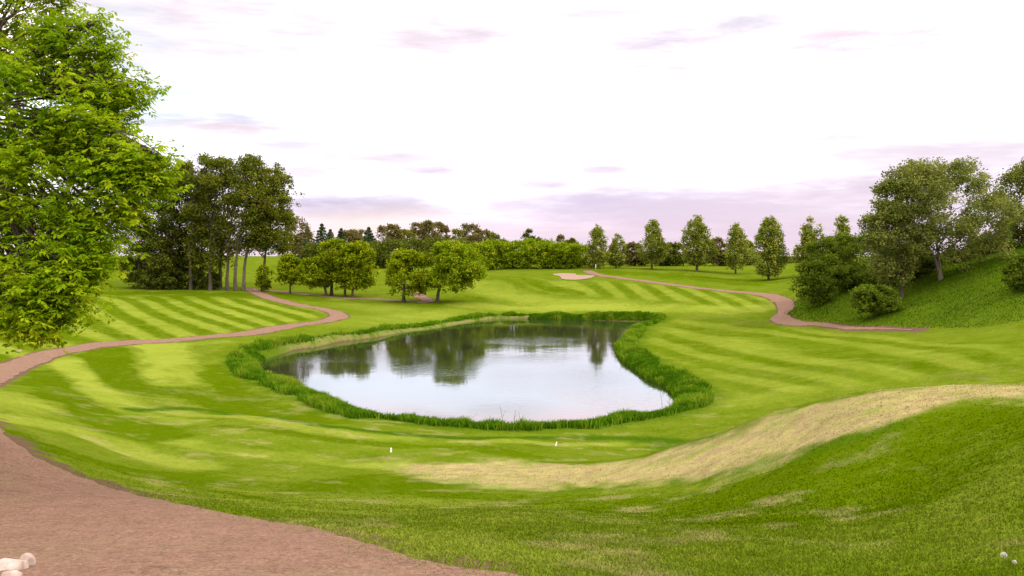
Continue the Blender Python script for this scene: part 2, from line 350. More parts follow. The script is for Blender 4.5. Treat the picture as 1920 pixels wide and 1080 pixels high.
def cover(x, y, sd=None):
    n = len(x)
    if sd is None: sd = pond_sd(x, y)
    w1 = fbm(x * .5, y * .5, 21) - .5; w2 = fbm(x * 2.2, y * 2.2, 31) - .5
    light = np.full(n, .27); 
    light += w1 * .35
    for (co, u0, v0), poly, st in SF:
        d, ins = dist_poly(x, y, poly, True, 4)
        s = np.where(ins, d, -d); m = sst(s + w2 * 1.2, -1.0, 1.5) * st
        k = m > 0
        if k.any():
            u, v = uv(x[k], y[k]); ph = rbf_eval(co, u0, v0, u, v) + w1[k] * .12
            b = .5 - .5 * np.cos(2 * np.pi * ph); b = sst(b, .15, .85)
            light[k] = light[k] * (1 - m[k]) + m[k] * (.10 + .66 * b + w2[k] * .5 + w1[k] * .3)
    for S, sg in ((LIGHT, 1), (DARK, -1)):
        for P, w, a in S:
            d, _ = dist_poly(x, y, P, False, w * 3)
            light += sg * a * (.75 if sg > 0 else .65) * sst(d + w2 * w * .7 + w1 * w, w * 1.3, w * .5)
    rough = np.zeros(n)
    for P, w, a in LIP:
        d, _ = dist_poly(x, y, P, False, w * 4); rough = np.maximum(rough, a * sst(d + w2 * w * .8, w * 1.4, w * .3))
    d, ins = dist_poly(x, y, hill_poly, True, 6); rough = np.maximum(rough, .5 * sst(np.where(ins, d, -d) + w1 * 2, -1, 2))
    rough = np.maximum(rough, .6 * sst(sd + w2, 3.2, 1.6))
    d, ins = dist_poly(x, y, dryP, True, 5); s = np.where(ins, d, -d)
    dry = (1 - .4 * sst(x, 9.5, 13)) * sst(s + w1 * 1.6 + w2 * 1.2, -.45, .85) * np.clip(.85 + w2 * .5 + w1 * .3, 0, 1)
    r = np.hypot(x, y)
    dry = np.maximum(dry, .42 * sst(fbm(x * .9, y * .9, 41) + .35 * (fbm(x * 4, y * 4, 44) - .5), .58, .86) * sst(r, 60, 30))
    dirt = np.zeros(n)
    for P, w, a in BROWN:
        d, _ = dist_poly(x, y, P, False, w * 4); dirt = np.maximum(dirt, a * sst(d + w2 * w, w * 2, w * .3))
    d, ins = dist_poly(x, y, roadP, True, 4); s = np.where(ins, d, -d); dirt = np.maximum(dirt, sst(s + w2 * 1.5 + w1 * .8, -.75, .3))
    for P, w in ((pathL, 1.05), (pathM, .8), (pathR, .85)):
        d, _ = dist_poly(x, y, P, False, 6); dirt = np.maximum(dirt, .85 * sst(d + w2 * .7, w + .55, w - .15))
    # bare mud where the far left shore meets the water
    bank = sst(sd, .5, .1) * sst(sd, -3, -.6)
    far = np.clip(sst(y, 66, 74) + .35, 0, 1)
    dirt = np.maximum(dirt, bank * np.clip(far + w2 * .8, 0, 1))
    dry = np.maximum(dry, far * .38 * sst(sd + w2 * 5 + w1 * 3, 1.8, .6) * sst(y, 64, 72) * (x < 3))
    return np.clip(np.stack([light, dry, rough, dirt], 1), 0, 1)

# ------------------------------------------------------------------ materials
def new_mat(name):
    m = bpy.data.materials.new(name); m.use_nodes = True
    return m, NT(m.node_tree)
def finish(N, bsdf, disp=None):
    o = N.n('ShaderNodeOutputMaterial'); N.t.links.new(bsdf, o.inputs[0])
def diffuse(N, col, bump=None, bstr=.3, bdist=.02):
    b = N.n('ShaderNodeBsdfDiffuse'); N.set(b.inputs[0], col)
    if bump is not None:
        bp = N.n('ShaderNodeBump'); bp.inputs['Strength'].default_value = bstr; bp.inputs['Distance'].default_value = bdist
        N.set(bp.inputs['Height'], bump); N.t.links.new(bp.outputs[0], b.inputs['Normal'])
    return b
def principled(N, col, rough=.8, spec=.2, bump=None, bstr=.3, bdist=.02):
    b = N.n('ShaderNodeBsdfPrincipled')
    N.set(b.inputs['Base Color'], col); N.set(b.inputs['Roughness'], rough); b.inputs['Specular IOR Level'].default_value = spec
    if bump is not None:
        bp = N.n('ShaderNodeBump'); bp.inputs['Strength'].default_value = bstr; bp.inputs['Distance'].default_value = bdist
        N.set(bp.inputs['Height'], bump); N.t.links.new(bp.outputs[0], b.inputs['Normal'])
    return b
G_DARK, G_LIGHT, G_ROUGH = (.050, .079, .0002), (.168, .194, .022), (.016, .036, .0010)  # rough grass colour is deep enough to carry the lip's painted shade too
DRY_A, DRY_B, DIRT = (.285, .235, .090), (.235, .165, .085), (.13, .078, .05)
def grass_mat(name, blades=False):
    m, N = new_mat(name)
    A = N.n('ShaderNodeAttribute', attribute_name='cover')
    sp = N.n('ShaderNodeSeparateColor'); N.set(sp.inputs[0], A.outputs['Color'])
    geo = N.n('ShaderNodeNewGeometry'); P = geo.outputs['Position']
    fine = N.noise(P, 9.0, 4, .7); mid = N.noise(P, 1.3, 4, .65); big = N.noise(P, .22, 3)
    vfine = N.noise(P, 45.0, 2, .7)
    l = N.math('ADD', sp.outputs[0], N.math('MULTIPLY', N.math('SUBTRACT', mid, .5), .55))
    l = N.math('ADD', l, N.math('MULTIPLY', N.math('SUBTRACT', fine, .5), .7), clamp=True)
    gr = N.noise(P, 3.4, 5, .85)
    l = N.math('ADD', l, N.math('MULTIPLY', N.math('SUBTRACT', gr, .5), .75), clamp=True)
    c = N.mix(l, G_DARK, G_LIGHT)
    c = N.mix(N.math('MULTIPLY', N.smooth(big, .45, .7), .35), c, (.072, .112, .0015))
    c = N.mix(N.math('MULTIPLY', N.smooth(mid, .58, .72), .3), c, (.125, .112, .020))
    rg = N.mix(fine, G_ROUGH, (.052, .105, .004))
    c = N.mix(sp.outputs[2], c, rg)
    d = N.mix(N.smooth(N.noise(P, 2.2, 4, .7), .35, .65), DRY_A, DRY_B)
    d = N.mix(N.smooth(N.noise(P, .9, 3, .6), .5, .7), d, (.18, .185, .05))
    df = N.math('MULTIPLY', sp.outputs[1], N.math('ADD', .62, N.math('MULTIPLY', fine, .6)), clamp=True)
    c = N.mix(df, c, d)
    if not blades:
        c = N.mix(N.smooth(N.math('ADD', A.outputs['Alpha'], N.math('MULTIPLY', N.math('SUBTRACT', fine, .5), .8)), .25, .75), c, N.mix(fine, DIRT, (.065, .042, .022)))
    hv = N.n('ShaderNodeHueSaturation'); N.set(hv.inputs['Color'], c)
    N.set(hv.inputs['Value'], N.math('ADD', .62, N.math('ADD', N.math('MULTIPLY', vfine, .45), N.math('MULTIPLY', fine, .35))))
    if blades:
        T = N.n('ShaderNodeAttribute', attribute_name='tint')
        N.set(hv.inputs['Value'], N.math('ADD', .95, N.math('MULTIPLY', T.outputs['Fac'], .75)))
    b = diffuse(N, hv.outputs[0], None if blades else N.math('ADD', fine, N.math('MULTIPLY', vfine, .5)), .45, .05)
    if blades:
        tr = N.n('ShaderNodeBsdfTranslucent'); N.set(tr.inputs[0], hv.outputs[0])
        ms = N.n('ShaderNodeMixShader'); ms.inputs[0].default_value = .3
        N.t.links.new(b.outputs[0], ms.inputs[1]); N.t.links.new(tr.outputs[0], ms.inputs[2]); finish(N, ms.outputs[0])
    else: finish(N, b.outputs[0])
    return m
M_GRASS = grass_mat('grass_turf'); M_BLADE = grass_mat('grass_blade', True)
def leaf_mat(name, c0, c1, c2, trans=.35):
    m, N = new_mat(name)
    T = N.n('ShaderNodeAttribute', attribute_name='tint')
    geo = N.n('ShaderNodeNewGeometry')
    n = N.noise(geo.outputs['Position'], .7, 2)
    f = N.math('ADD', T.outputs['Fac'], N.math('MULTIPLY', N.math('SUBTRACT', n, .5), .7), clamp=True)
    rp = N.n('ShaderNodeValToRGB'); N.set(rp.inputs[0], f)
    e = rp.color_ramp.elements; e[0].color = c0 + (1,); e[0].position = .1; e[1].color = c2 + (1,); e[1].position = .95
    k = e.new(.5); k.color = c1 + (1,)
    b = diffuse(N, rp.outputs[0])
    tr = N.n('ShaderNodeBsdfTranslucent'); N.set(tr.inputs[0], rp.outputs[0])
    ms = N.n('ShaderNodeMixShader'); ms.inputs[0].default_value = trans
    N.t.links.new(b.outputs[0], ms.inputs[1]); N.t.links.new(tr.outputs[0], ms.inputs[2]); finish(N, ms.outputs[0])
    return m
L_MAPLE = leaf_mat('maple_leaf', (0.0997, 0.1864, 0.0040), (0.2175, 0.3240, 0.0060), (0.3625, 0.4212, 0.0120), .55)
L_DARK = leaf_mat('dark_leaf', (0.0442, 0.0692, 0.0086), (0.0844, 0.1073, 0.0107), (0.1505, 0.1471, 0.0193))
L_OLIVE = leaf_mat('olive_leaf', (0.0622, 0.0877, 0.0092), (0.1246, 0.1439, 0.0116), (0.2078, 0.1931, 0.0254))
L_ROUND = leaf_mat('willow_leaf', (0.0794, 0.1262, 0.0026), (0.1735, 0.2239, 0.0039), (0.3099, 0.3155, 0.0117))
L_LIME = leaf_mat('lime_leaf', (0.0871, 0.1509, 0.0026), (0.1815, 0.2460, 0.0052), (0.2904, 0.3175, 0.0156))
L_POPLAR = leaf_mat('poplar_leaf', (0.0942, 0.1360, 0.0126), (0.1884, 0.2199, 0.0228), (0.3532, 0.3300, 0.0632))
L_ASPEN = leaf_mat('aspen_leaf', (0.0785, 0.1041, 0.0199), (0.1528, 0.1741, 0.0265), (0.2727, 0.2649, 0.0662))
L_RUSSET = leaf_mat('russet_leaf', (0.0835, 0.0786, 0.0218), (0.1420, 0.1222, 0.0327), (0.2171, 0.1659, 0.0491))
L_SPRUCE = leaf_mat('spruce_needle', (0.0304, 0.0541, 0.0211), (0.0507, 0.0811, 0.0290), (0.0845, 0.1115, 0.0422), .1)
L_SHRUB = leaf_mat('shrub_leaf', (0.0504, 0.0850, 0.0071), (0.1008, 0.1417, 0.0095), (0.1680, 0.2036, 0.0167))
L_HILL = leaf_mat('hill_grass_blade', (0.0289, 0.0632, 0.0024), (0.0510, 0.1020, 0.0032), (0.0892, 0.1378, 0.0096), .3)
L_REED = leaf_mat('reed_leaf', (0.0462, 0.1085, 0.0030), (0.0840, 0.1837, 0.0040), (0.1785, 0.2363, 0.0140), .3)
def bark_mat(name, a, b, sc=3.0):
    m, N = new_mat(name); geo = N.n('ShaderNodeNewGeometry')
    v = N.vscale(geo.outputs['Position'], (sc * 2, sc * 2, sc * .5)); n = N.noise(v, 1.5, 5, .7)
    finish(N, principled(N, N.mix(N.smooth(n, .3, .7), a, b), .9, .1, n, .8, .05).outputs[0]); return m
B_BROWN = bark_mat('brown_bark', (.045, .030, .022), (.10, .075, .055))
B_GREY = bark_mat('grey_bark', (.05, .040, .028), (.11, .085, .06))
B_PALE = bark_mat('pale_bark', (.10, .080, .055), (.20, .16, .115))
def simple_mat(name, a, b, sc, rough=.8, spec=.2, bstr=.4, bd=.02):
    m, N = new_mat(name); geo = N.n('ShaderNodeNewGeometry'); n = N.noise(geo.outputs['Position'], sc, 5, .65)
    finish(N, principled(N, N.mix(N.smooth(n, .3, .7), a, b), rough, spec, n, bstr, bd).outputs[0]); return m
M_ROCK = simple_mat('pale_rock', (.38, .30, .26), (.24, .16, .12), 9, .85, .2, .5, .02)
M_SAND = simple_mat('bunker_sand', (.25, .155, .105), (.20, .125, .085), 1.5)
M_WHITE = simple_mat('white_paint', (.8, .79, .74), (.7, .69, .64), 20, .5)
M_RED = simple_mat('red_paint', (.5, .09, .03), (.42, .07, .025), 20, .5)
M_STEEL = simple_mat('mast_steel', (.16, .13, .14), (.12, .1, .1), 2, .5)
M_SEED = simple_mat('seed_fluff', (.66, .62, .52), (.5, .46, .38), 120, .9, 0, .8, .01)
M_STEM = simple_mat('stem', (.10, .11, .02), (.07, .09, .02), 50)
def path_mat():
    m, N = new_mat('cart_path_gravel'); geo = N.n('ShaderNodeNewGeometry'); P = geo.outputs['Position']
    fine = N.noise(P, 32, 4, .75); mid = N.noise(P, 2.4, 4, .65); big = N.noise(P, .5, 3, .6, .5)
    c = N.mix(N.smooth(mid, .3, .7), (.185, .102, .066), (.225, .126, .084))
    c = N.mix(N.math('MULTIPLY', N.smooth(big, .5, .66), .55), c, (.20, .130, .075))
    c = N.mix(N.math('MULTIPLY', N.smooth(N.noise(P, 1.1, 4, .7, .6), .60, .74), .5), c, (.085, .048, .034))
    c = N.mix(N.smooth(N.noise(P, 26, 3, .7), .58, .72), c, (.29, .19, .145))
    c = N.mix(N.smooth(N.noise(P, 11, 3, .75), .56, .72), c, (.13, .070, .047))
    c = N.mix(N.math('MULTIPLY', N.smooth(fine, .58, .36), .5), c, (.075, .042, .03))
    g1 = N.noise(P, 20, 2, .9); g2 = N.noise(P, 7, 3, .9)
    hv = N.n('ShaderNodeHueSaturation'); N.set(hv.inputs['Color'], c)
    N.set(hv.inputs['Value'], N.math('ADD', -.15, N.math('ADD', N.math('MULTIPLY', g1, 1.3), N.math('MULTIPLY', g2, .95)))); c = hv.outputs[0]
    finish(N, principled(N, c, .92, .05, N.math('ADD', fine, N.math('ADD', mid, g1)), .8, .03).outputs[0]); return m
M_PATH = path_mat()
def water_mat():
    m, N = new_mat('pond_water'); geo = N.n('ShaderNodeNewGeometry')
    v = N.vscale(geo.outputs['Position'], (1.0, .9, 1)); n1 = N.noise(v, 2.6, 3, .6); n2 = N.noise(v, .35, 2)
    n3 = N.noise(geo.outputs['Position'], .06, 2)
    amp = N.math('ADD', .15, N.math('MULTIPLY', N.smooth(n3, .42, .6), .85))
    h = N.math('ADD', N.math('MULTIPLY', N.math('MULTIPLY', n1, amp), 1.0), N.math('MULTIPLY', n2, .6))
    b = principled(N, (.016, .019, .008), .04, .5, h, .12, .075)
    b.inputs['IOR'].default_value = 1.5
    finish(N, b.outputs[0]); return m
M_WATER = water_mat()

# ------------------------------------------------------------------ ground, one sheet to the horizon
th = np.concatenate([np.arange(-180, -38, 4.0), np.arange(-38, 38.01, .085), np.arange(40, 180.1, 4.0)])
rr = np.concatenate([[.3, 1, 2, 3], np.exp(np.arange(math.log(4), math.log(240), .0066)), np.exp(np.arange(math.log(245), math.log(9000), .12))])
TH, RR = np.meshgrid(np.radians(th), rr)
X = (np.sin(TH) * RR).ravel(); Y = (np.cos(TH) * RR).ravel()
SD = pond_sd(X, Y)
Z = height(X, Y, SD)
nr, ntc = RR.shape
ii = (np.arange(nr - 1)[:, None] * ntc + np.arange(ntc - 1)[None]).ravel()
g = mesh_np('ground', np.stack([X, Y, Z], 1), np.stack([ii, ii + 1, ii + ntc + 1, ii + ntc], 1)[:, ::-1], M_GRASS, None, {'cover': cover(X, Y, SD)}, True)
tag(g, kind='structure')

# water
cen = pondS - np.roll(pondS, 1, 0); tnp = np.roll(pondS, -1, 0) - np.roll(pondS, 1, 0); tnp /= np.linalg.norm(tnp, axis=1)[:, None]
area = .5 * np.sum(pondS[:, 0] * np.roll(pondS[:, 1], -1) - np.roll(pondS[:, 0], -1) * pondS[:, 1])
no = np.stack([tnp[:, 1], -tnp[:, 0]], 1) * (1 if area > 0 else -1)
wp = pondS + no * .7
bm = bmesh.new(); f = bm.faces.new([bm.verts.new((a, b, 0)) for a, b in wp]); f.normal_update()
if f.normal.z < 0: f.normal_flip()
bmesh.ops.triangulate(bm, faces=bm.faces[:])
me = bpy.data.meshes.new('pond_water'); bm.to_mesh(me); bm.free(); me.materials.append(M_WATER)
wo_ = bpy.data.objects.new('pond_water', me); COL.objects.link(wo_); tag(wo_, kind='structure')

# paths: ribbons laid on the ground
def ribbon(name, A, B, nacross, lift, mat, jit):
    n = len(A); t = np.linspace(0, 1, nacross)
    s = np.arange(n)
    A = A + (fbm(A * 1.3, A[:, ::-1] * 1.3, 61) - .5) * jit; B = B + (fbm(B * 1.3, B[:, ::-1] * 1.3, 63) - .5) * jit
    Pm = A[:, None] * (1 - t)[None, :, None] + B[:, None] * t[None, :, None]
    x, y = Pm[..., 0].ravel(), Pm[..., 1].ravel()
    crown = lift * np.minimum(1, np.minimum(t, 1 - t) * nacross * .8 + .25)
    z = height(x, y) + np.tile(crown, n)
    i = (np.arange(n - 1)[:, None] * nacross + np.arange(nacross - 1)[None]).ravel()
    return mesh_np(name, np.stack([x, y, z], 1), np.stack([i, i + nacross, i + nacross + 1, i + 1], 1), mat, None, None, True)
def resample(P, step):
    d = np.concatenate([[0], np.cumsum(np.linalg.norm(np.diff(P, axis=0), axis=1))]); s = np.arange(0, d[-1], step)
    return np.stack([np.interp(s, d, P[:, 0]), np.interp(s, d, P[:, 1])], 1)
def path(name, P, w, lift, taper=None):
    P = resample(P, .4); t = np.gradient(P, axis=0); t /= np.linalg.norm(t, axis=1)[:, None] + 1e-9; nn = np.stack([t[:, 1], -t[:, 0]], 1)
    if taper: w = w * np.interp(np.arange(len(P)), [len(P) - taper, len(P)], [1, .12])[:, None]
    tag(ribbon(name, P - nn * w, P + nn * w, 13, lift, M_PATH, .35), kind='structure')
def reseg(A, B, n):
    f = lambda P: np.stack([np.interp(np.linspace(0, len(P) - 1, n), np.arange(len(P)), P[:, k]) for k in (0, 1)], 1)
    return f(A), f(B)
ra, rb = reseg(roadA, roadB, 420)
tag(ribbon('cart_path', ra, rb, 60, .02, M_PATH, .3), kind='structure')
path('cart_path_beside_pond', pathL, .98, .04)
path('cart_path_under_trees', pathM, .8, .05)
path('cart_path_over_rise', pathR, .85, .05, 45)
bx, by = bunkP[:, 0].mean(), bunkP[:, 1].mean()
rings = np.linspace(0, 1, 9)[1:]
V = [(bx, by)]; 
for k in rings: V += [(bx + (a - bx) * k, by + (b - by) * k) for a, b in bunkP]
V = np.array(V); zz = height(V[:, 0], V[:, 1]) + .07; nb = len(bunkP)
fc = []; tri = [(0, 1 + i, 1 + (i + 1) % nb) for i in range(nb)]
for k in range(len(rings) - 1):
    for i in range(nb):
        a = 1 + k * nb + i; b = 1 + k * nb + (i + 1) % nb; fc.append((a, a + nb, b + nb, b))
o = mesh_np('sand_bunker', np.column_stack([V, zz]), [np.array(tri), np.array(fc)], M_SAND, None, None, True); tag(o, kind='structure')

# ------------------------------------------------------------------ grass blades
def blades(name, x, y, h, w, mat, lean=.35, extra=None):
    n = len(x); z = height(x, y) - .005
    a = rng.uniform(0, 2 * np.pi, n); la = rng.uniform(0, 2 * np.pi, n); ln = rng.normal(0, lean, n) * h
    dx, dy = np.cos(a) * w, np.sin(a) * w
    lx, ly = np.cos(la) * ln, np.sin(la) * ln
    V = np.empty((n, 5, 3))
    V[:, 0] = np.stack([x - dx, y - dy, z], 1); V[:, 1] = np.stack([x + dx, y + dy, z], 1)
    V[:, 2] = np.stack([x - dx * .7 + lx * .35, y - dy * .7 + ly * .35, z + h * .6], 1); V[:, 3] = np.stack([x + dx * .7 + lx * .35, y + dy * .7 + ly * .35, z + h * .6], 1)
    V[:, 4] = np.stack([x + lx, y + ly, z + h], 1)
    b = np.arange(n)[:, None] * 5
    at_ = {'tint': np.repeat(rng.uniform(0, 1, n) if extra is None else extra, 5)}
    if mat is M_BLADE: at_['cover'] = np.repeat(cover(x, y), 5, 0)
    return mesh_np(name, V.reshape(-1, 3), [b + np.array([[0, 1, 3, 2]]), b + np.array([[2, 3, 4]])], mat, None, at_, False)
n = 390000
t_ = rng.uniform(R(-42), R(48), n); r_ = np.exp(rng.uniform(math.log(4.6), math.log(27), n))
x, y = np.sin(t_) * r_, np.cos(t_) * r_
d, ins = dist_poly(x, y, roadP, True, 3); s = np.where(ins, -d, d) + (fbm(x * 1.5, y * 1.5, 71) - .5) * .7
k = (s > rng.uniform(-.6, .4, n)) & (rng.uniform(0, 1, n) < .75 * sst(r_, 26, 12))
x, y, r_ = x[k], y[k], r_[k]
o = blades('lawn_grass', x, y, rng.uniform(.018, .045, len(x)) * (.4 + .6 * sst(r_, 24, 9)), .0028 + .00062 * r_, M_BLADE, .5)
tag(o, 'short mown lawn grass blades covering the near slope', 'grass', kind='stuff')

# tall grass round the pond
per = resample(np.vstack([pondS, pondS[:1]]), .05)
tg = np.gradient(per, axis=0); tg /= np.linalg.norm(tg, axis=1)[:, None] + 1e-9
pn = np.stack([tg[:, 1], -tg[:, 0]], 1) * (1 if area > 0 else -1)
n = 230000
k = rng.integers(0, len(per), n); q = per[k]
wid = np.interp(q[:, 1], [36, 42, 50, 60, 75, 110], [1.6, 1.7, 1.9, 2.0, 1.6, 1.6])
right = q[:, 0] > 4
left = (q[:, 0] < 2) & (q[:, 1] > 64)
wid = np.where(right & (q[:, 1] < 80) & (q[:, 1] > 40), wid * 1.0, wid)
off = .25 + rng.uniform(0, 1, n) * wid
off = np.where(left, off + .7, off)
x = q[:, 0] + pn[k, 0] * off + rng.normal(0, .12, n); y = q[:, 1] + pn[k, 1] * off + rng.normal(0, .12, n)
cl = fbm(x * .55, y * .55, 81); cl2 = fbm(x * 1.5, y * 1.5, 83)
sdq = pond_sd(x, y)
edge = sst(sdq, wid + .5, wid - .6 + 0 * wid) if False else np.clip((wid + .4 - sdq + (cl - .5) * 2.2) / .9, 0, 1)
keep = (sdq > .15) & (rng.uniform(0, 1, n) < edge) & (rng.uniform(0, 1, n) < np.where(left, np.clip((cl - .40) * 5, .12, 1), 1))
x, y, cl, cl2 = x[keep], y[keep], cl[keep], cl2[keep]
hgt = (.09 + .46 * cl * cl2 * 2) * rng.uniform(.55, 1.15, len(x)) * np.where(y > 85, .9, 1)
o = blades('tall_grass', x, y, hgt, .012 + .00035 * y, L_REED, .45, np.clip((cl - .5) * 1.4 + (cl2 - .5) * 1.6 + .35 + rng.normal(0, .2, len(x)), 0, 1))
tag(o, 'dark green tall grass fringing the whole pond bank', 'grass', kind='stuff')
# long straw on the dry berm
n = 11000
lo, hi = dryP.min(0), dryP.max(0)
x = rng.uniform(lo[0], min(hi[0], 14.5), n); y = rng.uniform(lo[1], hi[1], n)
d, ins = dist_poly(x, y, dryP, True, 1); k = ins & (rng.uniform(0, 1, n) < np.clip(d / .6 + .1, 0, 1)); x, y = x[k], y[k]
o = blades('dry_grass', x, y, rng.uniform(.02, .05, len(x)), .009 + 0 * x, M_BLADE, 1.6)
tag(o, 'straw coloured dry grass along the low berm', 'grass', kind='stuff')
# rough grass on the right-hand hill
n = 130000
x = rng.uniform(23, 62, n); y = rng.uniform(58, 105, n)
d, ins = dist_poly(x, y, hill_poly, True, 1); k = ins & (x < y * .68) & (rng.uniform(0, 1, n) < .3 + fbm(x * .4, y * .4, 91)); x, y = x[k], y[k]
o = blades('rough_grass', x, y, rng.uniform(.05, .18, len(x)) * (.4 + fbm(x * .3, y * .3, 95)), .022 + 0 * x, L_HILL, .8, np.clip(rng.normal(.3, .25, len(x)) + (fbm(x * .25, y * .25, 97) - .5), 0, 1))
tag(o, 'rough unmown grass on the hillside below the aspens', 'grass', kind='stuff')

# ------------------------------------------------------------------ trees
def tubes(chains, sides=6):
    """chains: list of (points (n,3), radii (n,)) -> V, F"""
    V, Fq = [], []; base = 0
    for P, r in chains:
        P = np.asarray(P, float); r = np.asarray(r, float); n = len(P)
        t = np.gradient(P, axis=0); t /= np.linalg.norm(t, axis=1)[:, None] + 1e-9
        ref = np.where(np.abs(t[:, 2:3]) > .9, np.array([[1., 0, 0]]), np.array([[0, 0, 1.]]))
        a = np.cross(t, ref); a /= np.linalg.norm(a, axis=1)[:, None] + 1e-9; b = np.cross(t, a)
        an = np.arange(sides) * 2 * np.pi / sides
        ring = P[:, None] + r[:, None, None] * (a[:, None] * np.cos(an)[None, :, None] + b[:, None] * np.sin(an)[None, :, None])
        V.append(ring.reshape(-1, 3))
        i = np.arange(n - 1)[:, None] * sides + np.arange(sides)[None]; j = np.arange(n - 1)[:, None] * sides + (np.arange(sides)[None] + 1) % sides
        Fq.append(np.stack([i, j, j + sides, i + sides], -1).reshape(-1, 4) + base); base += n * sides
    return np.vstack(V), np.vstack(Fq)
def limb(p0, p1, r0, r1, n=6, sag=.0, wig=.06):
    t = np.linspace(0, 1, n)[:, None]; p0 = np.asarray(p0, float); p1 = np.asarray(p1, float); L = np.linalg.norm(p1 - p0)
    P = p0 + (p1 - p0) * t; P[:, 2] += sag * L * np.sin(np.pi * t[:, 0]); P[1:-1] += rng.normal(0, wig * L / n * 1.5, (n - 2, 3))
    return P, r0 + (r1 - r0) * np.linspace(0, 1, n)
def leaves(C, size, droop=.0, flat=.4):
    """kite shaped leaves at C"""
    n = len(C); d = rng.normal(0, 1, (n, 3)); d[:, 2] = d[:, 2] * .7 - droop; d /= np.linalg.norm(d, axis=1)[:, None]
    nn = rng.normal(0, 1, (n, 3)); nn[:, 2] += flat * 2; s = np.cross(d, nn); s /= np.linalg.norm(s, axis=1)[:, None] + 1e-9
    L = (size * rng.uniform(.65, 1.35, n))[:, None]; wd = L * .34
    V = np.empty((n, 4, 3)); V[:, 0] = C - d * L * .5; V[:, 1] = C + s * wd - d * L * .05; V[:, 2] = C + d * L * .5; V[:, 3] = C - s * wd - d * L * .05
    return V.reshape(-1, 3), np.arange(n * 4).reshape(-1, 4)
def prof(kind, t):
    if kind == 'oval': return np.sqrt(np.clip(1 - (2 * t - 1) ** 2, 0, 1))
    if kind == 'dome': return np.where(t < .35, .6 + .4 * np.sin(np.clip(t / .35, 0, 1) * np.pi / 2), np.sqrt(np.clip(1 - ((t - .35) / .66) ** 2, 0, 1)))
    if kind == 'poplar': return np.where(t < .3, .55 + .45 * t / .3, np.clip(1 - ((t - .3) / .72), 0, 1) ** .62)
    if kind == 'column': return np.where(t < .2, .6 + .4 * t / .2, np.clip(1 - ((t - .2) / .81) ** 2.2, 0, 1))
    if kind == 'fan': return np.where(t < .7, .38 + .62 * (t / .7) ** .9, np.sqrt(np.clip(1 - ((t - .7) / .31) ** 2, 0, 1)))
    if kind == 'cone': return np.clip(1 - t, 0, 1)
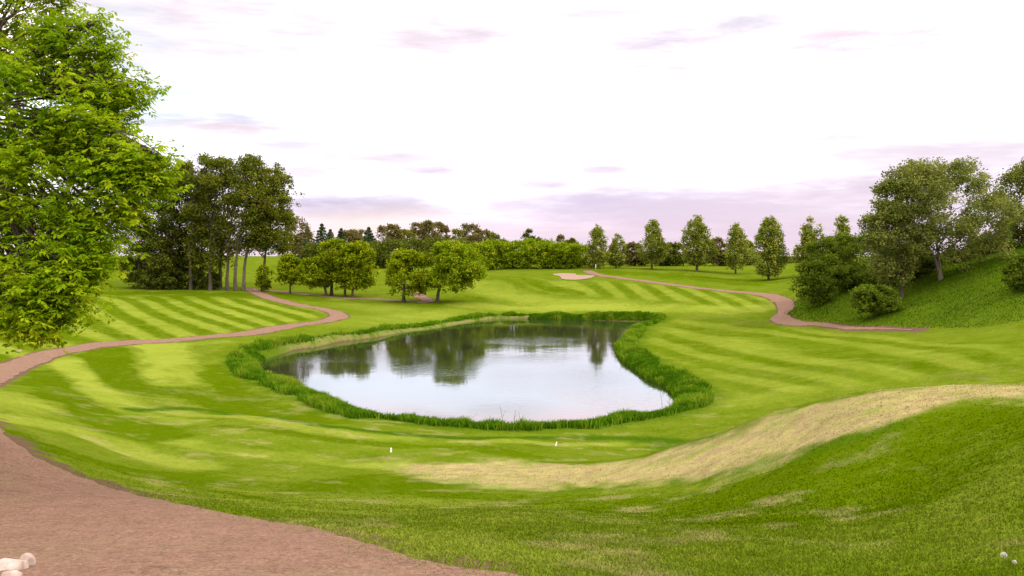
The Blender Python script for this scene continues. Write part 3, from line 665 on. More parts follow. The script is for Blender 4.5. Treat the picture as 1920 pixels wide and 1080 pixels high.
def make_tree(name, label, cat, group, base, top, bot, left, right, kind, lmat, bmat, D=None, n=5000, leaf=None, gap=.36, tr=None, lean=None, clump=.11, leafpart='crown', trunkpart='trunk', stems=1, nl=9, lobes=8):
    """base=(column,row) of the foot, top/bot rows and left/right columns of the crown"""
    if D is None: hx, D = hits([base])[0]
    s = D / F; x0 = ray(base[0], base[1])[0] * D; z0 = H(x0, D)
    root = empty(name, (x0, D, z0), label, cat, group)
    zt = pix(base[0], top, D)[2] - z0; zb = max(pix(base[0], bot, D)[2] - z0, .05)
    cxm = (left + right) / 2 - base[0]; W2 = (right - left) / 2 * s; Hc = zt - zb
    seed = int(rng.integers(0, 9999))
    if leaf is None: leaf = .0018 * D
    n = int(n * 1.7); leaf *= 1.22; gap -= .05
    # clump centres inside the profile, lumpy outline, holes from noise
    m = 700; t = rng.uniform(0, 1, m * 8); a = rng.uniform(0, 2 * np.pi, m * 8); q = rng.uniform(0, 1, m * 8) ** .42
    rad = prof(kind, t) * W2; lump = .56 + .68 * vnoise(np.cos(a) * 1.7 + t * 4 + 7, np.sin(a) * 1.7 + t * 3 + 3, seed) + .2 * (vnoise(a * 2.2, t * 9, seed + 2) - .5)
    cxs = np.interp(t, [0, .5, 1], [cxm * s * .7, cxm * s, cxm * s])
    C = np.stack([cxs + np.cos(a) * q * rad * lump, np.sin(a) * q * rad * lump, zb + t * Hc * (.9 + .1 * lump)], 1)
    if kind in ('dome', 'oval', 'fan'):      # several overlapping limbs of foliage instead of one even dome
        L = lobes; tl = (np.arange(L) + rng.uniform(.2, .8, L)) / L; tl = tl ** (.7 if kind == 'fan' else .9); al = np.arange(L) * 2.4 + rng.uniform(0, 1.5, L); rl = prof(kind, np.clip(tl, .08, .93)) * W2
        lr = np.minimum(W2, Hc) * rng.uniform(.27, .48, L) * (.9 if L > 7 else 1.05); qr = np.clip(rl - lr * .75, 0, None) * rng.uniform(.75, 1.12, L)
        LC = np.stack([np.cos(al) * qr, np.sin(al) * qr * .9, np.clip(zb + tl * Hc, zb + lr * .7, zb + Hc - lr * .85)], 1); LC[:, 0] += cxm * s
        j = rng.choice(L, m * 8, p=lr ** 2 / np.sum(lr ** 2)); v = rng.normal(0, 1, (m * 8, 3)); v /= np.linalg.norm(v, axis=1)[:, None]; v[:, 2] = np.where(v[:, 2] < -.35, -v[:, 2], v[:, 2])
        C2 = LC[j] + v * lr[j][:, None] * rng.uniform(.25, 1, (m * 8, 1)) ** .5 * np.array((1.1, 1.1, .9)); sel = rng.uniform(0, 1, m * 8) < .72; C = np.where(sel[:, None], C2, C)
    C = C[(rng.uniform(0, 1, len(C)) < np.clip(prof(kind, t), .12, 1)) & (noise3(C / (W2 + Hc) * 2, 3.6, seed) > gap)][:m]; C[:, 2] = np.maximum(C[:, 2], .1)
    cs = clump * .8 * (W2 + Hc * .5) * rng.uniform(.5, 1.4, len(C))
    per_c = rng.multinomial(n, cs ** 1.6 / np.sum(cs ** 1.6)); k = np.repeat(np.arange(len(C)), per_c)
    off = rng.normal(0, 1, (n, 3)); off /= np.linalg.norm(off, axis=1)[:, None]; off *= rng.uniform(0, 1, (n, 1)) ** .5 * cs[k][:, None] * 1.05; off[:, 2] *= .8
    Pl = C[k] + off; Pl[:, 2] = np.maximum(Pl[:, 2], .05)
    V, Fq = leaves(Pl, leaf)
    ct = rng.uniform(0, 1, len(C)); tint = np.clip(ct[k] * .6 + rng.uniform(0, .4, n), 0, 1)
    mesh_np(leafpart, V, Fq, lmat, root, {'tint': np.repeat(tint, 4)})
    # trunk and limbs
    tr = tr or max(.05, .016 * zt); ch = []; mid = np.array((cxm * s * .8, 0, zb + Hc * .62))
    for q_ in range(stems):
        f0 = np.array((rng.normal(0, .25) * tr * 4, rng.normal(0, .25) * tr * 4, -.15)) if stems > 1 else np.array((0, 0, -.15))
        top_p = mid + rng.normal(0, .12, 3) * W2 * (2.2 if stems > 1 else .3)
        P, r = limb(f0, top_p, tr, tr * .3, 9, 0, .05)
        P[:, 0] = f0[0] + (P[:, 0] - f0[0]) * np.linspace(0, 1, 9) ** (.75 if lean else 1.3); r[0] *= 1.35; r[1] *= 1.05
        ch.append((P, r))
        ok = np.nonzero(C[:, 2] > zb + .15 * Hc)[0]
        for j in rng.choice(ok if len(ok) > nl else np.arange(len(C)), min(nl, len(C)), False):
            zz = np.clip(C[j, 2] - .35 * np.hypot(C[j, 0] - mid[0], C[j, 1]) - .1 * Hc, max(zb * .9, .15 * zt), mid[2] * .97); i = int(np.argmin(np.abs(P[:, 2] - zz)))
            Pb, rb_ = limb(P[i], C[j], r[i] * .55, r[i] * .12 + .008, 6, .04, .1); ch.append((Pb, rb_))
            for _ in range(2):
                c2 = C[rng.integers(0, len(C))]
                if np.linalg.norm(c2 - Pb[3]) < .55 * W2 + .2 * Hc: ch.append(limb(Pb[3], c2, r[i] * .25, .012, 4, .02, .1))
    V, Fq = tubes(ch, 7); mesh_np(trunkpart, V, Fq, bmat, root, None, True)
    return root
def make_spruce(label, base, top, width, D, group, bot=None):
    s = D / F; x0 = ray(base[0], base[1])[0] * D; z0 = H(x0, D); root = empty('spruce_tree', (x0, D, z0), label, 'tree', group)
    zt = pix(base[0], top, D)[2] - z0; W2 = width / 2 * s * 1.75; n = 3600; m = 15
    lay = rng.integers(0, m, n); t = (lay + .5) / m; rad = (1 - t) ** .85 * W2 + .12; a0 = rng.uniform(0, 6.28, n); q = rng.uniform(.0, 1, n) ** .6
    boost = .8 + .4 * vnoise(a0 * 2.5, lay * 1.7, 5)
    r = q * rad * boost; C = np.stack([np.cos(a0) * r, np.sin(a0) * r, .4 + t * (zt - .4) - q * rad * .28 + rng.normal(0, .12, n) + .3 * (1 - t)], 1)
    V, Fq = leaves(C, .0019 * D, .5); mesh_np('crown', V, Fq, L_SPRUCE, root, {'tint': np.repeat(rng.uniform(0, 1, n), 4)})
    V, Fq = tubes([limb((0, 0, -.2), (0, 0, zt), .02 * zt, .02, 8, 0, .01)], 7); mesh_np('trunk', V, Fq, B_BROWN, root, None, True)

# the near maple at the left edge
def near_maple():
    bxm, bym = -11.6, 15.2; bz = H(bxm, bym)
    root = empty('maple_tree', (bxm, bym, bz), 'large lime green maple with drooping leafy branches filling the left edge of the photo', 'tree')
    # column, row, half width, half height, distance, leaf sprays
    lob = [(20,50,120,90,15,900),(130,105,80,70,14.6,800),(190,90,35,45,14.4,170),(205,190,35,50,14.2,200),(245,178,32,28,14.1,120),(60,200,150,100,14.2,1700),(165,235,80,70,13.8,900),(215,300,75,45,13.6,600),(282,325,32,38,13.2,260),(240,340,60,40,13.3,420),
           (90,340,150,90,13.9,1600),(200,400,55,45,13.2,420),(235,290,60,25,13.8,200),(70,450,150,90,13.6,1700),(160,470,50,52,13,480),(60,530,120,60,13.2,1000),(128,540,48,40,12.8,360),(85,590,45,28,12.6,240),(20,590,35,25,12.8,160),(178,495,28,45,13,190),(100,570,55,32,12.8,320),(262,158,16,10,14.1,26),(272,172,8,14,14.1,22),(240,160,14,12,14.1,30),(188,42,12,10,14.3,22),(168,48,16,10,14.3,30),(215,140,12,16,14.2,24),(305,296,10,12,13.2,26),(90,612,30,16,12.6,110),(30,600,24,16,12.6,80),(140,588,20,16,12.6,60),
           (-150,100,180,150,15.5,1400),(-180,350,190,150,14.5,1500),(-160,540,160,80,13.8,900),(-420,150,150,200,15.5,1200),(-450,430,150,150,15,1000),(-150,-150,250,130,15.5,1700),(60,-60,110,70,15.2,600),(-420,-120,160,120,15.8,800),(-150,300,170,200,17.5,1400),(40,300,120,200,16.8,1500),(-380,300,150,200,18,900),(-100,0,180,120,17.8,900),(90,480,90,80,15,600)]
    Cs, S, LB = [], [], []
    for (px, py, hw, hh, D, k) in lob:
        c = pix(px, py, D) - np.array((bxm, bym, bz)); sc = D / F; LB.append((c, hw * sc))
        k = int(k * 1.25); nsub = max(4, k // 30)
        sub = rng.normal(0, 1, (nsub, 3)); sub /= np.linalg.norm(sub, axis=1)[:, None]; sub *= rng.uniform(.3, 1, (nsub, 1)) ** .5
        sub = c + sub * np.array((hw * sc, min(hw * sc, 1.6) * .9, hh * sc))
        j = rng.integers(0, nsub, k); p = sub[j] + rng.normal(0, 1, (k, 3)) * np.array((.15, .15, .12)); Cs.append(p)
        S.append(np.clip(rng.uniform(0, .55, nsub)[j] + rng.uniform(0, .45, k), 0, 1))
    C = np.vstack(Cs); S = np.concatenate(S)
    # each spray is a drooping compound leaf of five pointed leaflets
    n = len(C); az_ = rng.uniform(0, 2 * np.pi, n); V = []; ax = np.stack([np.cos(az_), np.sin(az_), rng.uniform(-.9, .1, n)], 1); ax /= np.linalg.norm(ax, axis=1)[:, None]
    sd2 = np.cross(ax, np.array([[0, 0, 1.]])); sd2 /= np.linalg.norm(sd2, axis=1)[:, None]; upv = np.cross(sd2, ax); Ls = rng.uniform(.06, .10, n)[:, None]
    for (f, ang) in ((0, 1.0), (0, -1.0), (.55, .75), (.55, -.75), (.9, 0)):
        b0 = C + ax * Ls * f * 1.1; d = ax * math.cos(ang) + sd2 * math.sin(ang) - np.array([[0, 0, .25]]); d /= np.linalg.norm(d, axis=1)[:, None]
        d = d + rng.normal(0, .15, (n, 3)); w = np.cross(d, upv + rng.normal(0, .35, (n, 3))); w /= np.linalg.norm(w, axis=1)[:, None]
        q = np.empty((n, 4, 3)); q[:, 0] = b0; q[:, 1] = b0 + d * Ls * .45 + w * Ls * .24; q[:, 2] = b0 + d * Ls * 1.05; q[:, 3] = b0 + d * Ls * .45 - w * Ls * .24; V.append(q)
    V = np.concatenate(V, 1).reshape(-1, 3)
    mesh_np('crown', V, np.arange(len(V)).reshape(-1, 4), L_MAPLE, root, {'tint': np.repeat(S, 20)})
    ch = [limb((0, 0, -.3), (.3, .2, 3.2), .34, .26, 6, 0, .02)]; ch[0][1][0] = .45
    P2, r2 = limb((.3, .2, 3.1), (.9, .3, 9.2), .25, .06, 8, 0, .05); ch.append((P2, r2))
    P3_, r3 = limb((.3, .2, 3.0), (-1.8, .5, 8.2), .2, .05, 7, 0, .05); ch.append((P3_, r3))
    P4, r4 = limb((.3, .2, 3.0), (2.6, -.6, 5.6), .17, .07, 7, .06, .05); ch.append((P4, r4))
    allp = np.vstack([P2, P3_, P4]); allr = np.concatenate([r2, r3, r4])
    for c, w in LB:
        j = int(np.argmin(np.linalg.norm(allp - (c - np.array((0, 0, .8))), axis=1))); Pb, rb_ = limb(allp[j], c, allr[j] * .34, .012, 7, .08, .08); ch.append((Pb, rb_))
        for _ in range(5): ch.append(limb(Pb[rng.integers(2, 6)], c + np.clip(rng.normal(0, .5, 3), -.75, .75) * w * np.array((1, .7, .6)), .022, .006, 5, .05, .1))
    V, Fq = tubes(ch, 8); mesh_np('trunk', V, Fq, B_BROWN, root, None, True)
near_maple()

GT = 'tall trees in the grove on the left'
grove = [ # foot, top, bottom, left, right, profile, leaves, bark, distance, count, label
 ((262,545),400,545,222,300,'dome',L_DARK,B_BROWN,140,5000,'dark low dense tree at the left end of the grove, foliage almost to the grass'),
 ((305,546),305,543,262,352,'oval',L_DARK,B_BROWN,139,7000,'tall dark full crowned tree in the grove just right of the near maple'),
 ((336,546),310,540,300,385,'oval',L_DARK,B_BROWN,141,6500,'dark bushy grove tree with reddish top, third from the left end of the grove'),
 ((358,546),292,510,330,412,'fan',L_OLIVE,B_GREY,137,6500,'grove tree with a domed top standing highest in the left half of the grove'),
 ((378,547),330,545,345,420,'dome',L_DARK,B_BROWN,143,5500,'dark leafy tree filling the middle of the grove between taller crowns'),
 ((394,547),297,508,360,452,'fan',L_OLIVE,B_GREY,136,5500,'slender grove tree with thin limbs and bright sky gaps in its middle'),
 ((413,548),300,500,375,480,'fan',L_OLIVE,B_GREY,138,5500,'grove tree with long straight dark trunk left of the pale trunk pair'),
 ((426,548),293,480,400,515,'fan',L_OLIVE,B_GREY,135,6500,'tallest fan crowned cottonwood in the grove with a bare lower trunk'),
 ((442,548),299,455,425,545,'fan',L_OLIVE,B_GREY,134,6500,'cottonwood with pale trunk and broad crown at the right half of the grove'),
 ((457,547),330,465,462,566,'fan',L_OLIVE,B_PALE,136,6000,'leaning pale trunked cottonwood at the right edge of the grove')]
for b, tp, bt, l, r, kd, lm, bk, D, n, lab in grove:
    make_tree('cottonwood_tree', lab, 'tree', GT, b, tp, bt, l, r, kd, lm, bk, D, n if kd == 'fan' else int(n * 1.7), .25, .45 if kd == 'fan' else .28, tr=.27, lobes=11 if kd == 'fan' else 16, clump=.07 if kd == 'fan' else .085, nl=22 if kd == 'fan' else 12)
make_tree('cottonwood_tree', 'smaller tree with a straight trunk standing apart at the right of the grove', 'tree', GT, (495,545), 392, 480, 462, 560, 'dome', L_OLIVE, B_BROWN, 136, 5500, .26, .36, tr=.28)
for px, tp, w, lab in [(283,505,52,'dark low bush under the left end of the grove'),(322,500,46,'dark bush between the trunks in the left half of the grove'),(366,505,48,'dark bush round the trunks in the middle of the grove'),(400,512,36,'small dark bush left of the tall bare grove trunks')]:
    make_tree('bush', lab, 'bush', 'dark bushes under the grove', (px, 546), tp, 545, px - w / 2, px + w / 2, 'dome', L_DARK, B_BROWN, 138, 1500, .24, .3, leafpart='foliage', trunkpart='stem', stems=3, nl=2, tr=.06)
make_tree('sapling_tree', 'thin tree with sparse pinkish top between the grove and the spruces', 'tree', GT, (548,540), 402, 480, 525, 588, 'oval', L_RUSSET, B_BROWN, 148, 2600, .24, .45, tr=.16)
make_tree('bush', 'small round bush around the foot of the lone straight trunk', 'bush', None, (490,546), 498, 545, 477, 512, 'oval', L_ROUND, B_BROWN, 134, 1500, .24, .3, leafpart='foliage', trunkpart='stem', stems=3, nl=2)
make_tree('bush', 'pale green bush behind the grove at its far left, on the sunlit rise', 'bush', None, (235,505), 485, 505, 205, 275, 'dome', L_LIME, B_BROWN, None, 1800, .3, .3, leafpart='foliage', trunkpart='stem', stems=3, nl=2)

GW = 'round crowned ornamental trees by the middle path'
for b, tp, bt, l, r, kd, lm, D, n, lab, tr, ln in [
 ((544,548),478,534,518,572,'dome',L_ROUND,131,4000,'small round tree with a short thin trunk, leftmost of the round crowned trees',.15,0),
 ((612,557),483,540,558,618,'dome',L_ROUND,127,5200,'round crowned tree with a trunk leaning hard to the left beside the path',.22,1),
 ((622,557),450,530,590,672,'dome',L_ROUND,129,7500,'broadest and highest dome crowned tree in the cluster of four by the path',.26,0),
 ((647,560),462,542,622,690,'dome',L_ROUND,127,5500,'dome crowned tree with slanting pale trunk between two others of the cluster of four',.2,0),
 ((661,560),455,540,640,706,'dome',L_ROUND,125,6200,'dome crowned tree at the right end of the cluster of four, straight thin trunk',.2,0),
 ((757,566),470,552,716,812,'dome',L_ROUND,118,7500,'bushy low tree with a short upright trunk, just left of the yellow green leaning tree',.25,0),
 ((820,566),455,548,792,906,'dome',L_LIME,117,9500,'yellow green round crowned tree leaning right, nearest the pond',.25,1)]:
    make_tree('ornamental_tree', lab, 'tree', GW, b, tp, bt, l, r, kd, lm, B_BROWN, D, n, .24, .30, tr=tr, lean=ln, clump=.10)

GS = 'spruces along the skyline behind the round trees'
for i, (px, tp, w, lab) in enumerate([(577,424,34,'dark spruce under the pink topped sapling, leftmost of the skyline spruces'),(604,419,40,'tallest dark spruce on the skyline, left above the cluster of round trees'),(620,430,26,'narrow spruce close behind the tallest skyline spruce on its right'),
     (640,428,30,'spruce on the skyline straight above the middle of the round tree cluster'),(692,426,36,'lone pointed spruce catching the warm glow at the right above the cluster')]):
    make_spruce(lab, (px, 500), tp, w, 205 + i * 3, GS)

GB = 'woodland trees along the skyline behind the pond'
back = [(566,452,50,L_OLIVE,'shadowed tree in the gap beside the leftmost skyline spruce'),(655,432,46,L_RUSSET,'brownish low crown between two skyline spruces'),(672,430,48,L_RUSSET,'warm brown rounded crown left of the lone pointed spruce'),(718,424,44,L_RUSSET,'russet crown with a ragged top just right of the lone pointed spruce'),
 (738,422,36,L_RUSSET,'thin russet tree with bare twigs showing against the white sky'),(760,430,46,L_OLIVE,'olive woodland crown in a dip of the skyline above the gap in the round trees'),(785,418,44,L_RUSSET,'russet woodland crown rising above the dark bank of trees'),(806,415,44,L_RUSSET,'highest russet crown in the middle of the woodland skyline'),(826,416,36,L_RUSSET,'slim russet crown joined to the highest one on its right'),
 (852,430,40,L_OLIVE,'olive crown in the dip right of the highest russet crowns'),(880,420,46,L_RUSSET,'ragged russet crown above the left end of the bright shrub belt'),(900,430,40,L_RUSSET,'russet crown behind the bright shrub belt near its left end'),(925,436,46,L_OLIVE,'olive tree at the right end of the tall woodland skyline')]
for i, (px, tp, w, lm, lab) in enumerate(back):
    make_tree('woodland_tree', lab, 'tree', GB, (px, 500), tp, 488, px - w * .62, px + w * .62, 'oval' if i % 2 else 'dome', lm, B_GREY, 212 + (i * 7) % 24, 2300, .34, .44, tr=.26, clump=.085, lobes=10, nl=14)
front = [(720,452,70,'dark green tree in the woodland bank right of the cluster of four'),(770,448,76,'dark green rounded tree filling the gap between the round tree clusters'),(825,446,78,'dark green woodland tree right behind the leaning yellow green tree'),(690,465,60,'shaded tree low behind the right end of the cluster of four'),(590,458,64,'deep green tree behind the cluster of four at its left'),(868,452,60,'dark green tree where the woodland bank meets the bright shrubs'),(640,462,60,'deep green tree hidden mostly behind the broadest dome crown')]
for i, (px, tp, w, lab) in enumerate(front):
    make_tree('woodland_tree', lab, 'tree', GB, (px, 508), tp, 506, px - w * .6, px + w * .6, 'dome', L_DARK, B_BROWN, 192 + (i * 5) % 12, 3600, .32, .28, tr=.3, clump=.11)

GH = 'shrubs of the bright belt on the far side of the rise'
hedge = [(895,456,62,'bright green shrub at the left end of the belt, beside the leaning tree'),(930,452,58,'bright rounded shrub, second from the left in the belt'),(962,453,56,'leafy lime shrub in the left half of the belt above the fairway crest'),(995,450,60,'highest lime topped shrub in the middle of the belt'),(1028,451,58,'lime shrub left above the sand bunker'),(1058,456,54,'lime shrub directly above the sand bunker'),(1085,458,48,'green shrub at the right end of the belt beside the first poplar')]
for i, (px, tp, w, lab) in enumerate(hedge):
    make_tree('willow_shrub', lab, 'shrub', GH, (px, 509), tp, 508, px - w * .66, px + w * .66, 'dome', L_LIME, B_BROWN, 166 + (i * 3) % 7, 4600, .26, .22, clump=.10, leafpart='foliage', trunkpart='stem', stems=4, nl=3, tr=.08)
for px, tp, w, lm, lab in [(990,430,26,L_DARK,'small dark tree poking above the middle of the bright shrub belt'),(1012,446,30,L_OLIVE,'low tree top just behind the bright shrub belt'),(1050,442,26,L_RUSSET,'small russet tree top above the right half of the bright shrub belt'),(1072,447,28,L_OLIVE,'small olive tree top left of the first poplar behind the shrubs')]:
    make_tree('woodland_tree', lab, 'tree', GB, (px, 500), tp, 495, px - w / 2, px + w / 2, 'oval', lm, B_BROWN, 215, 1600, .34, .35, tr=.2)

GP = 'young poplars spaced along the far fairway'
for b, tp, bt, l, r, D, n, lab, st in [
 ((1117,503),423,500,1096,1140,163,4200,'slim poplar rising beside the right end of the bright shrub belt',1),
 ((1155,503),438,498,1137,1175,166,3000,'smallest poplar, between the first poplar and the pale topped one',1),
 ((1222,504),412,494,1197,1252,165,5200,'pale topped poplar standing in front of the dark low hedge',1),
 ((1306,508),403,496,1274,1338,160,6800,'tallest far poplar with two trunks close together',2),
 ((1379,512),419,503,1356,1404,158,4200,'narrow poplar with a reddish pointed top and a thin short trunk',1),
 ((1441,527),407,515,1404,1478,142,7500,'broad dense poplar nearest the bend of the right path',1),
 ((1520,520),405,505,1491,1548,140,5600,'reddish sided poplar at the left end of the right hill trees',1),
 ((1574,520),404,505,1543,1606,138,5000,'poplar with gaps of pink sky, between the reddish one and the big aspen',1)]:
    make_tree('poplar_tree', lab, 'tree', GP, b, tp, bt, l - 3, r + 3, 'poplar', L_POPLAR, B_GREY, D, n, .24, .38, tr=.17, clump=.085, stems=st, nl=12)
GD = 'dark shrubs in the low hedge behind the poplars'
for i, (px, tp, w, lm, lab) in enumerate([(1185,455,34,L_RUSSET,'small pinkish tree behind the hedge between two poplars'),(1200,474,40,L_DARK,'dark shrub left of the pale topped poplar'),(1243,458,34,L_DARK,'dark bush against the right side of the pale topped poplar'),(1268,455,44,L_DARK,'dark hedge shrub left of the two trunked poplar'),(1252,478,50,L_DARK,'low dark hedge shrub between the pale topped and the two trunked poplar'),
     (1345,446,38,L_RUSSET,'reddish tree behind and right of the two trunked poplar'),(1352,470,44,L_DARK,'dark shrub between the two trunked and the narrow poplar'),(1400,452,34,L_OLIVE,'olive tree behind the narrow poplar on its right'),(1470,490,40,L_DARK,'low dark shrub at the far field edge right of the broad poplar'),(1130,470,40,L_LIME,'lime shrub filling the gap right of the slim first poplar'),(1160,480,36,L_ROUND,'green shrub around the foot of the smallest poplar')]):
    make_tree('hedge_shrub', lab, 'shrub', GD, (px, 500), tp, 501, px - w * .6, px + w * .6, 'dome', lm, B_BROWN, 176 + i, 1900, .3, .3, leafpart='foliage', trunkpart='stem', stems=3, nl=3, tr=.08)
# far skyline beyond the fields
for i, (px, tp, w) in enumerate([(1190,474,60),(1300,472,70),(1360,470,60),(1420,474,60),(1060,470,60),(1485,484,40)]):
    lab = ['far dark tree row clump behind the smallest poplar','far dark clump behind the tallest poplar','far dark clump behind the narrow poplar','far dark clump behind the broad poplar','far dark clump behind the bright shrub belt','far thin clump at the field edge near the right hill'][i]
    make_tree('distant_tree', lab, 'tree', 'far clumps at the field edge', (px, 492), tp, 492, px - w * .6, px + w * .6, 'dome', L_DARK, B_BROWN, 290, 1500, .5, .3, tr=.3, nl=4)

# right hill
GA = 'aspens on the right hill'
make_tree('aspen_tree', 'big pale aspen with a broad rounded crown on the right hill', 'tree', GA, (1763,523), 303, 502, 1625, 1892, 'dome', L_ASPEN, B_PALE, 85, 27000, .17, .32, tr=.17, clump=.075, stems=2, nl=20, lobes=18)
make_tree('aspen_tree', 'darker aspen behind at the right edge with pink sky through its top', 'tree', GA, (1915,500), 300, 480, 1858, 2010, 'dome', L_OLIVE, B_GREY, 92, 14000, .18, .34, tr=.2, nl=14, lobes=14)
make_tree('aspen_tree', 'aspen left of the big one with a lower ragged crown', 'tree', GA, (1690,545), 338, 530, 1612, 1745, 'dome', L_ASPEN, B_GREY, 83, 13000, .18, .34, tr=.16, clump=.08, nl=14, lobes=13)
GR = 'bushes at the foot of the right hill'
for b, tp, bt, l, r, D, n, lm, lab in [
 ((1525,578),490,576,1484,1562,90,6000,L_SHRUB,'grey green bush at the bend of the right path'),
 ((1540,560),448,556,1500,1585,97,5500,L_SHRUB,'tall green bush behind the bush at the path bend'),
 ((1600,560),440,556,1550,1660,98,6500,L_SHRUB,'tall leafy bush left of the ragged aspen'),
 ((1585,565),500,562,1545,1625,92,4800,L_SHRUB,'dark bush in shade between the path bend and the aspens'),
 ((1655,555),480,552,1605,1715,90,6500,L_SHRUB,'wide dark bush below the ragged aspen'),
 ((1640,588),535,586,1594,1684,80,6500,L_SHRUB,'round bush standing low on the open grassy slope'),
 ((1720,530),465,524,1680,1765,90,4800,L_DARK,'dark bush left of the big aspen trunks'),
 ((1800,512),470,508,1765,1850,92,4800,L_DARK,'dark bush right of the big aspen trunks'),
 ((1860,500),445,498,1815,1910,92,5200,L_SHRUB,'green bush under the right side of the big aspen crown'),
 ((1915,560),478,556,1876,1965,70,6000,L_SHRUB,'dark rounded bush cut by the right edge of the photo')]:
    make_tree('hill_bush', lab, 'bush', GR, b, tp, bt, l, r, 'dome', lm, B_BROWN, D, n, .17, .26, leafpart='foliage', trunkpart='stem', stems=4, nl=4, tr=.06, clump=.10)

# ------------------------------------------------------------------ small things
def bm_obj(name, bm, mat, parent=None, loc=None, smooth=False):
    me = bpy.data.meshes.new(name); bm.to_mesh(me); bm.free(); me.materials.append(mat)
    for p in me.polygons: p.use_smooth = smooth
    o = bpy.data.objects.new(name, me); COL.objects.link(o)
    if parent: o.parent = parent
    if loc is not None: o.location = loc
    return o
def rock(px, py, D, r, sc, seed, label):
    x0 = at(px, D); bm = bmesh.new(); bmesh.ops.create_icosphere(bm, subdivisions=4, radius=r)
    rs = np.random.default_rng(seed); planes = rs.normal(0, 1, (13, 3)); planes /= np.linalg.norm(planes, axis=1)[:, None]; hs = rs.uniform(.62, .92, 13) * r
    for v in bm.verts:
        c = np.array(v.co)
        for _ in range(2):
            for pl, hh in zip(planes, hs):
                e = c @ pl - hh
                if e > 0: c = c - pl * e * .97
        c = c * np.array(sc) + rs.normal(0, .004 * r, 3); v.co = c
    bmesh.ops.recalc_face_normals(bm, faces=bm.faces[:])
    o = bm_obj('rock', bm, M_ROCK, None, (x0, D, H(x0, D) + r * sc[2] * .45), True); o.rotation_euler = (0, 0, rs.uniform(0, 6)); tag(o, label, 'rock', 'rocks at the edge of the near path')
rock(6, 1064, 7.15, .135, (1.25, .9, .62), 3, 'pale pinkish rock at the path edge, largest of the three')
rock(40, 1066, 7.35, .085, (.8, .8, 1.0), 5, 'small upright tan rock tucked behind the largest pale rock')
rock(12, 1085, 6.65, .10, (1.2, .9, .75), 8, 'rounded pale rock in front of the largest one, cut by the photo bottom')
def tee_marker(px, py, lean, label):
    (x0, D), = hits([(px, py)]); root = empty('tee_marker', (x0, D, H(x0, D)), label, 'tee marker', 'white tee markers')
    bm = bmesh.new()
    for (z, w, d) in ((0, .026, .024), (.12, .021, .02), (.15, .012, .011)):
        for sx_, sy_ in ((-1, -1), (1, -1), (1, 1), (-1, 1)): bm.verts.new((sx_ * w + z * lean, sy_ * d, z))
    v = bm.verts[:]
    bm.verts.ensure_lookup_table(); v = bm.verts
    for k in (0, 4):
        for i in range(4): bm.faces.new((v[k + i], v[k + (i + 1) % 4], v[k + 4 + (i + 1) % 4], v[k + 4 + i]))
    bm.faces.new((v[8], v[9], v[10], v[11])); bm_obj('marker_body', bm, M_WHITE, root)
    bm = bmesh.new(); bmesh.ops.create_cone(bm, cap_ends=True, segments=8, radius1=.006, radius2=.012, depth=.08); bm_obj('spike', bm, M_STEEL, root, (0, 0, -.038))
tee_marker(733, 848, .05, 'slim white tee marker standing left on the tee, nearer the dry strip')
tee_marker(1042, 836, .25, 'tilted white tee marker at the right on the tee, nearer the pond')
def marker_block(px, py, w, h, mat, name, label):
    (x0, D), = hits([(px, py)]); bm = bmesh.new(); bmesh.ops.create_cube(bm, size=1)
    bmesh.ops.scale(bm, vec=(w, w * .7, h), verts=bm.verts[:]); bmesh.ops.bevel(bm, geom=bm.edges[:], offset=min(w, h) * .18, segments=2, affect='EDGES')
    for v in bm.verts:
        if v.co.z > 0: v.co.x *= .75; v.co.y *= .75
    tag(bm_obj(name, bm, mat, None, (x0, D, H(x0, D) + h * .42)), label, 'marker')
marker_block(36, 659, .26, .10, M_ROCK, 'yardage_block', 'small pale block lying in the striped fairway at the far left')
marker_block(1293, 702, .09, .35, M_RED, 'hazard_stake', 'short red hazard stake in the tall grass right of the pond')
# white post near the bunker
(x0, D), = hits([(1117, 506)]); bm = bmesh.new(); bmesh.ops.create_cone(bm, cap_ends=True, segments=10, radius1=.045, radius2=.04, depth=1.0); bmesh.ops.create_uvsphere(bm, u_segments=10, v_segments=6, radius=.05, matrix=Matrix.Translation((0, 0, .5)))
tag(bm_obj('post', bm, M_WHITE, None, (x0, D, H(x0, D) + .45), True), 'short white post beside the path above the bunker', 'post')
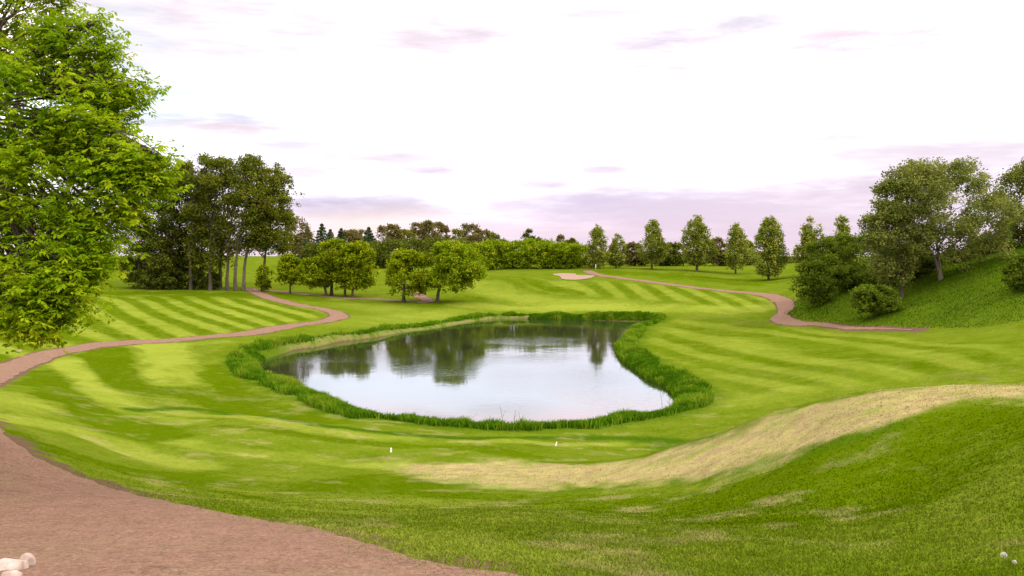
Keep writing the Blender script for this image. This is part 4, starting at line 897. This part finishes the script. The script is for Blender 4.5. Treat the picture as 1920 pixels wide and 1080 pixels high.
# radio mast far behind the hill
mx0, mD = at(1720, 420), 420.0; mz = H(mx0, mD); mt = pix(1720, 306, mD)[2] - mz
root = empty('radio_mast', (mx0, mD, mz), 'thin distant radio mast poking above the big aspen', 'mast')
ch = []
for k in range(3):
    a = k * 2.094; ch.append(limb((math.cos(a) * .45, math.sin(a) * .45, -.5), (math.cos(a) * .35, math.sin(a) * .35, mt * .9), .07, .06, 4, 0, 0))
for i in range(int(mt / 1.5)):
    for k in range(3):
        a, b = k * 2.094, (k + 1) * 2.094; z = i * 1.35; ch.append(limb((math.cos(a) * .4, math.sin(a) * .4, z), (math.cos(b) * .4, math.sin(b) * .4, z + 1.3), .03, .03, 2, 0, 0))
V, Fq = tubes(ch, 5); mesh_np('lattice', V, Fq, M_STEEL, root)
V, Fq = tubes([limb((0, 0, mt * .88), (0, 0, mt), .12, .05, 3, 0, 0)], 6); mesh_np('antenna', V, Fq, M_STEEL, root)
# dandelion clocks
def dandelion(px, py, h, r, label):
    (x0, D), = hits([(px, py)]); z = H(x0, D); root = empty('dandelion', (x0, D, z), label, 'flower', 'dandelion clocks')
    V, Fq = tubes([limb((0, 0, -.02), (.012, 0, h), .0035, .0025, 6, 0, .03)], 6); mesh_np('stalk', V, Fq, M_STEM, root)
    n = 700; d = rng.normal(0, 1, (n, 3)); d /= np.linalg.norm(d, axis=1)[:, None]; d = d[d[:, 2] > -.75]; n = len(d)
    C = d * r * rng.uniform(.75, 1.05, (n, 1)) + np.array((.012, 0, h)); V, Fq = leaves(C, r * .32); mesh_np('seed_head', V, Fq, M_SEED, root)
dandelion(1879, 1062, .09, .023, 'larger fluffy white dandelion clock in the near right grass')
dandelion(1899, 1068, .06, .015, 'smaller white dandelion clock right of the larger one, near the corner')
# reeds standing in the shallow edge
for i, (px, hh, ln_, lab) in enumerate([(948, .95, .25, 'tall thin reed leaning left against the pond surface'), (962, .75, -.1, 'upright thin reed right beside the leaning reed'), (981, .7, .2, 'short curved reed, rightmost of the three near the pond middle'), (1243, .8, .15, 'lone thin reed at the right end of the water')]):
    py = 802 if i < 3 else 760; rx, rz = ray(px, py); D = -CZ / rz; x0 = rx * D
    V, Fq = tubes([limb((0, 0, -.3), (-ln_, .05, hh), .012, .006, 6, 0, .06), limb((-ln_ * .5, 0, hh * .5), (-ln_ * .5 + .15, 0, hh * .8), .008, .004, 4, .1, .05)], 5)
    tag(mesh_np('reed', V, Fq, M_STEM, None, None, False, (x0, D, 0)), lab, 'reed', 'reeds at the pond edge')
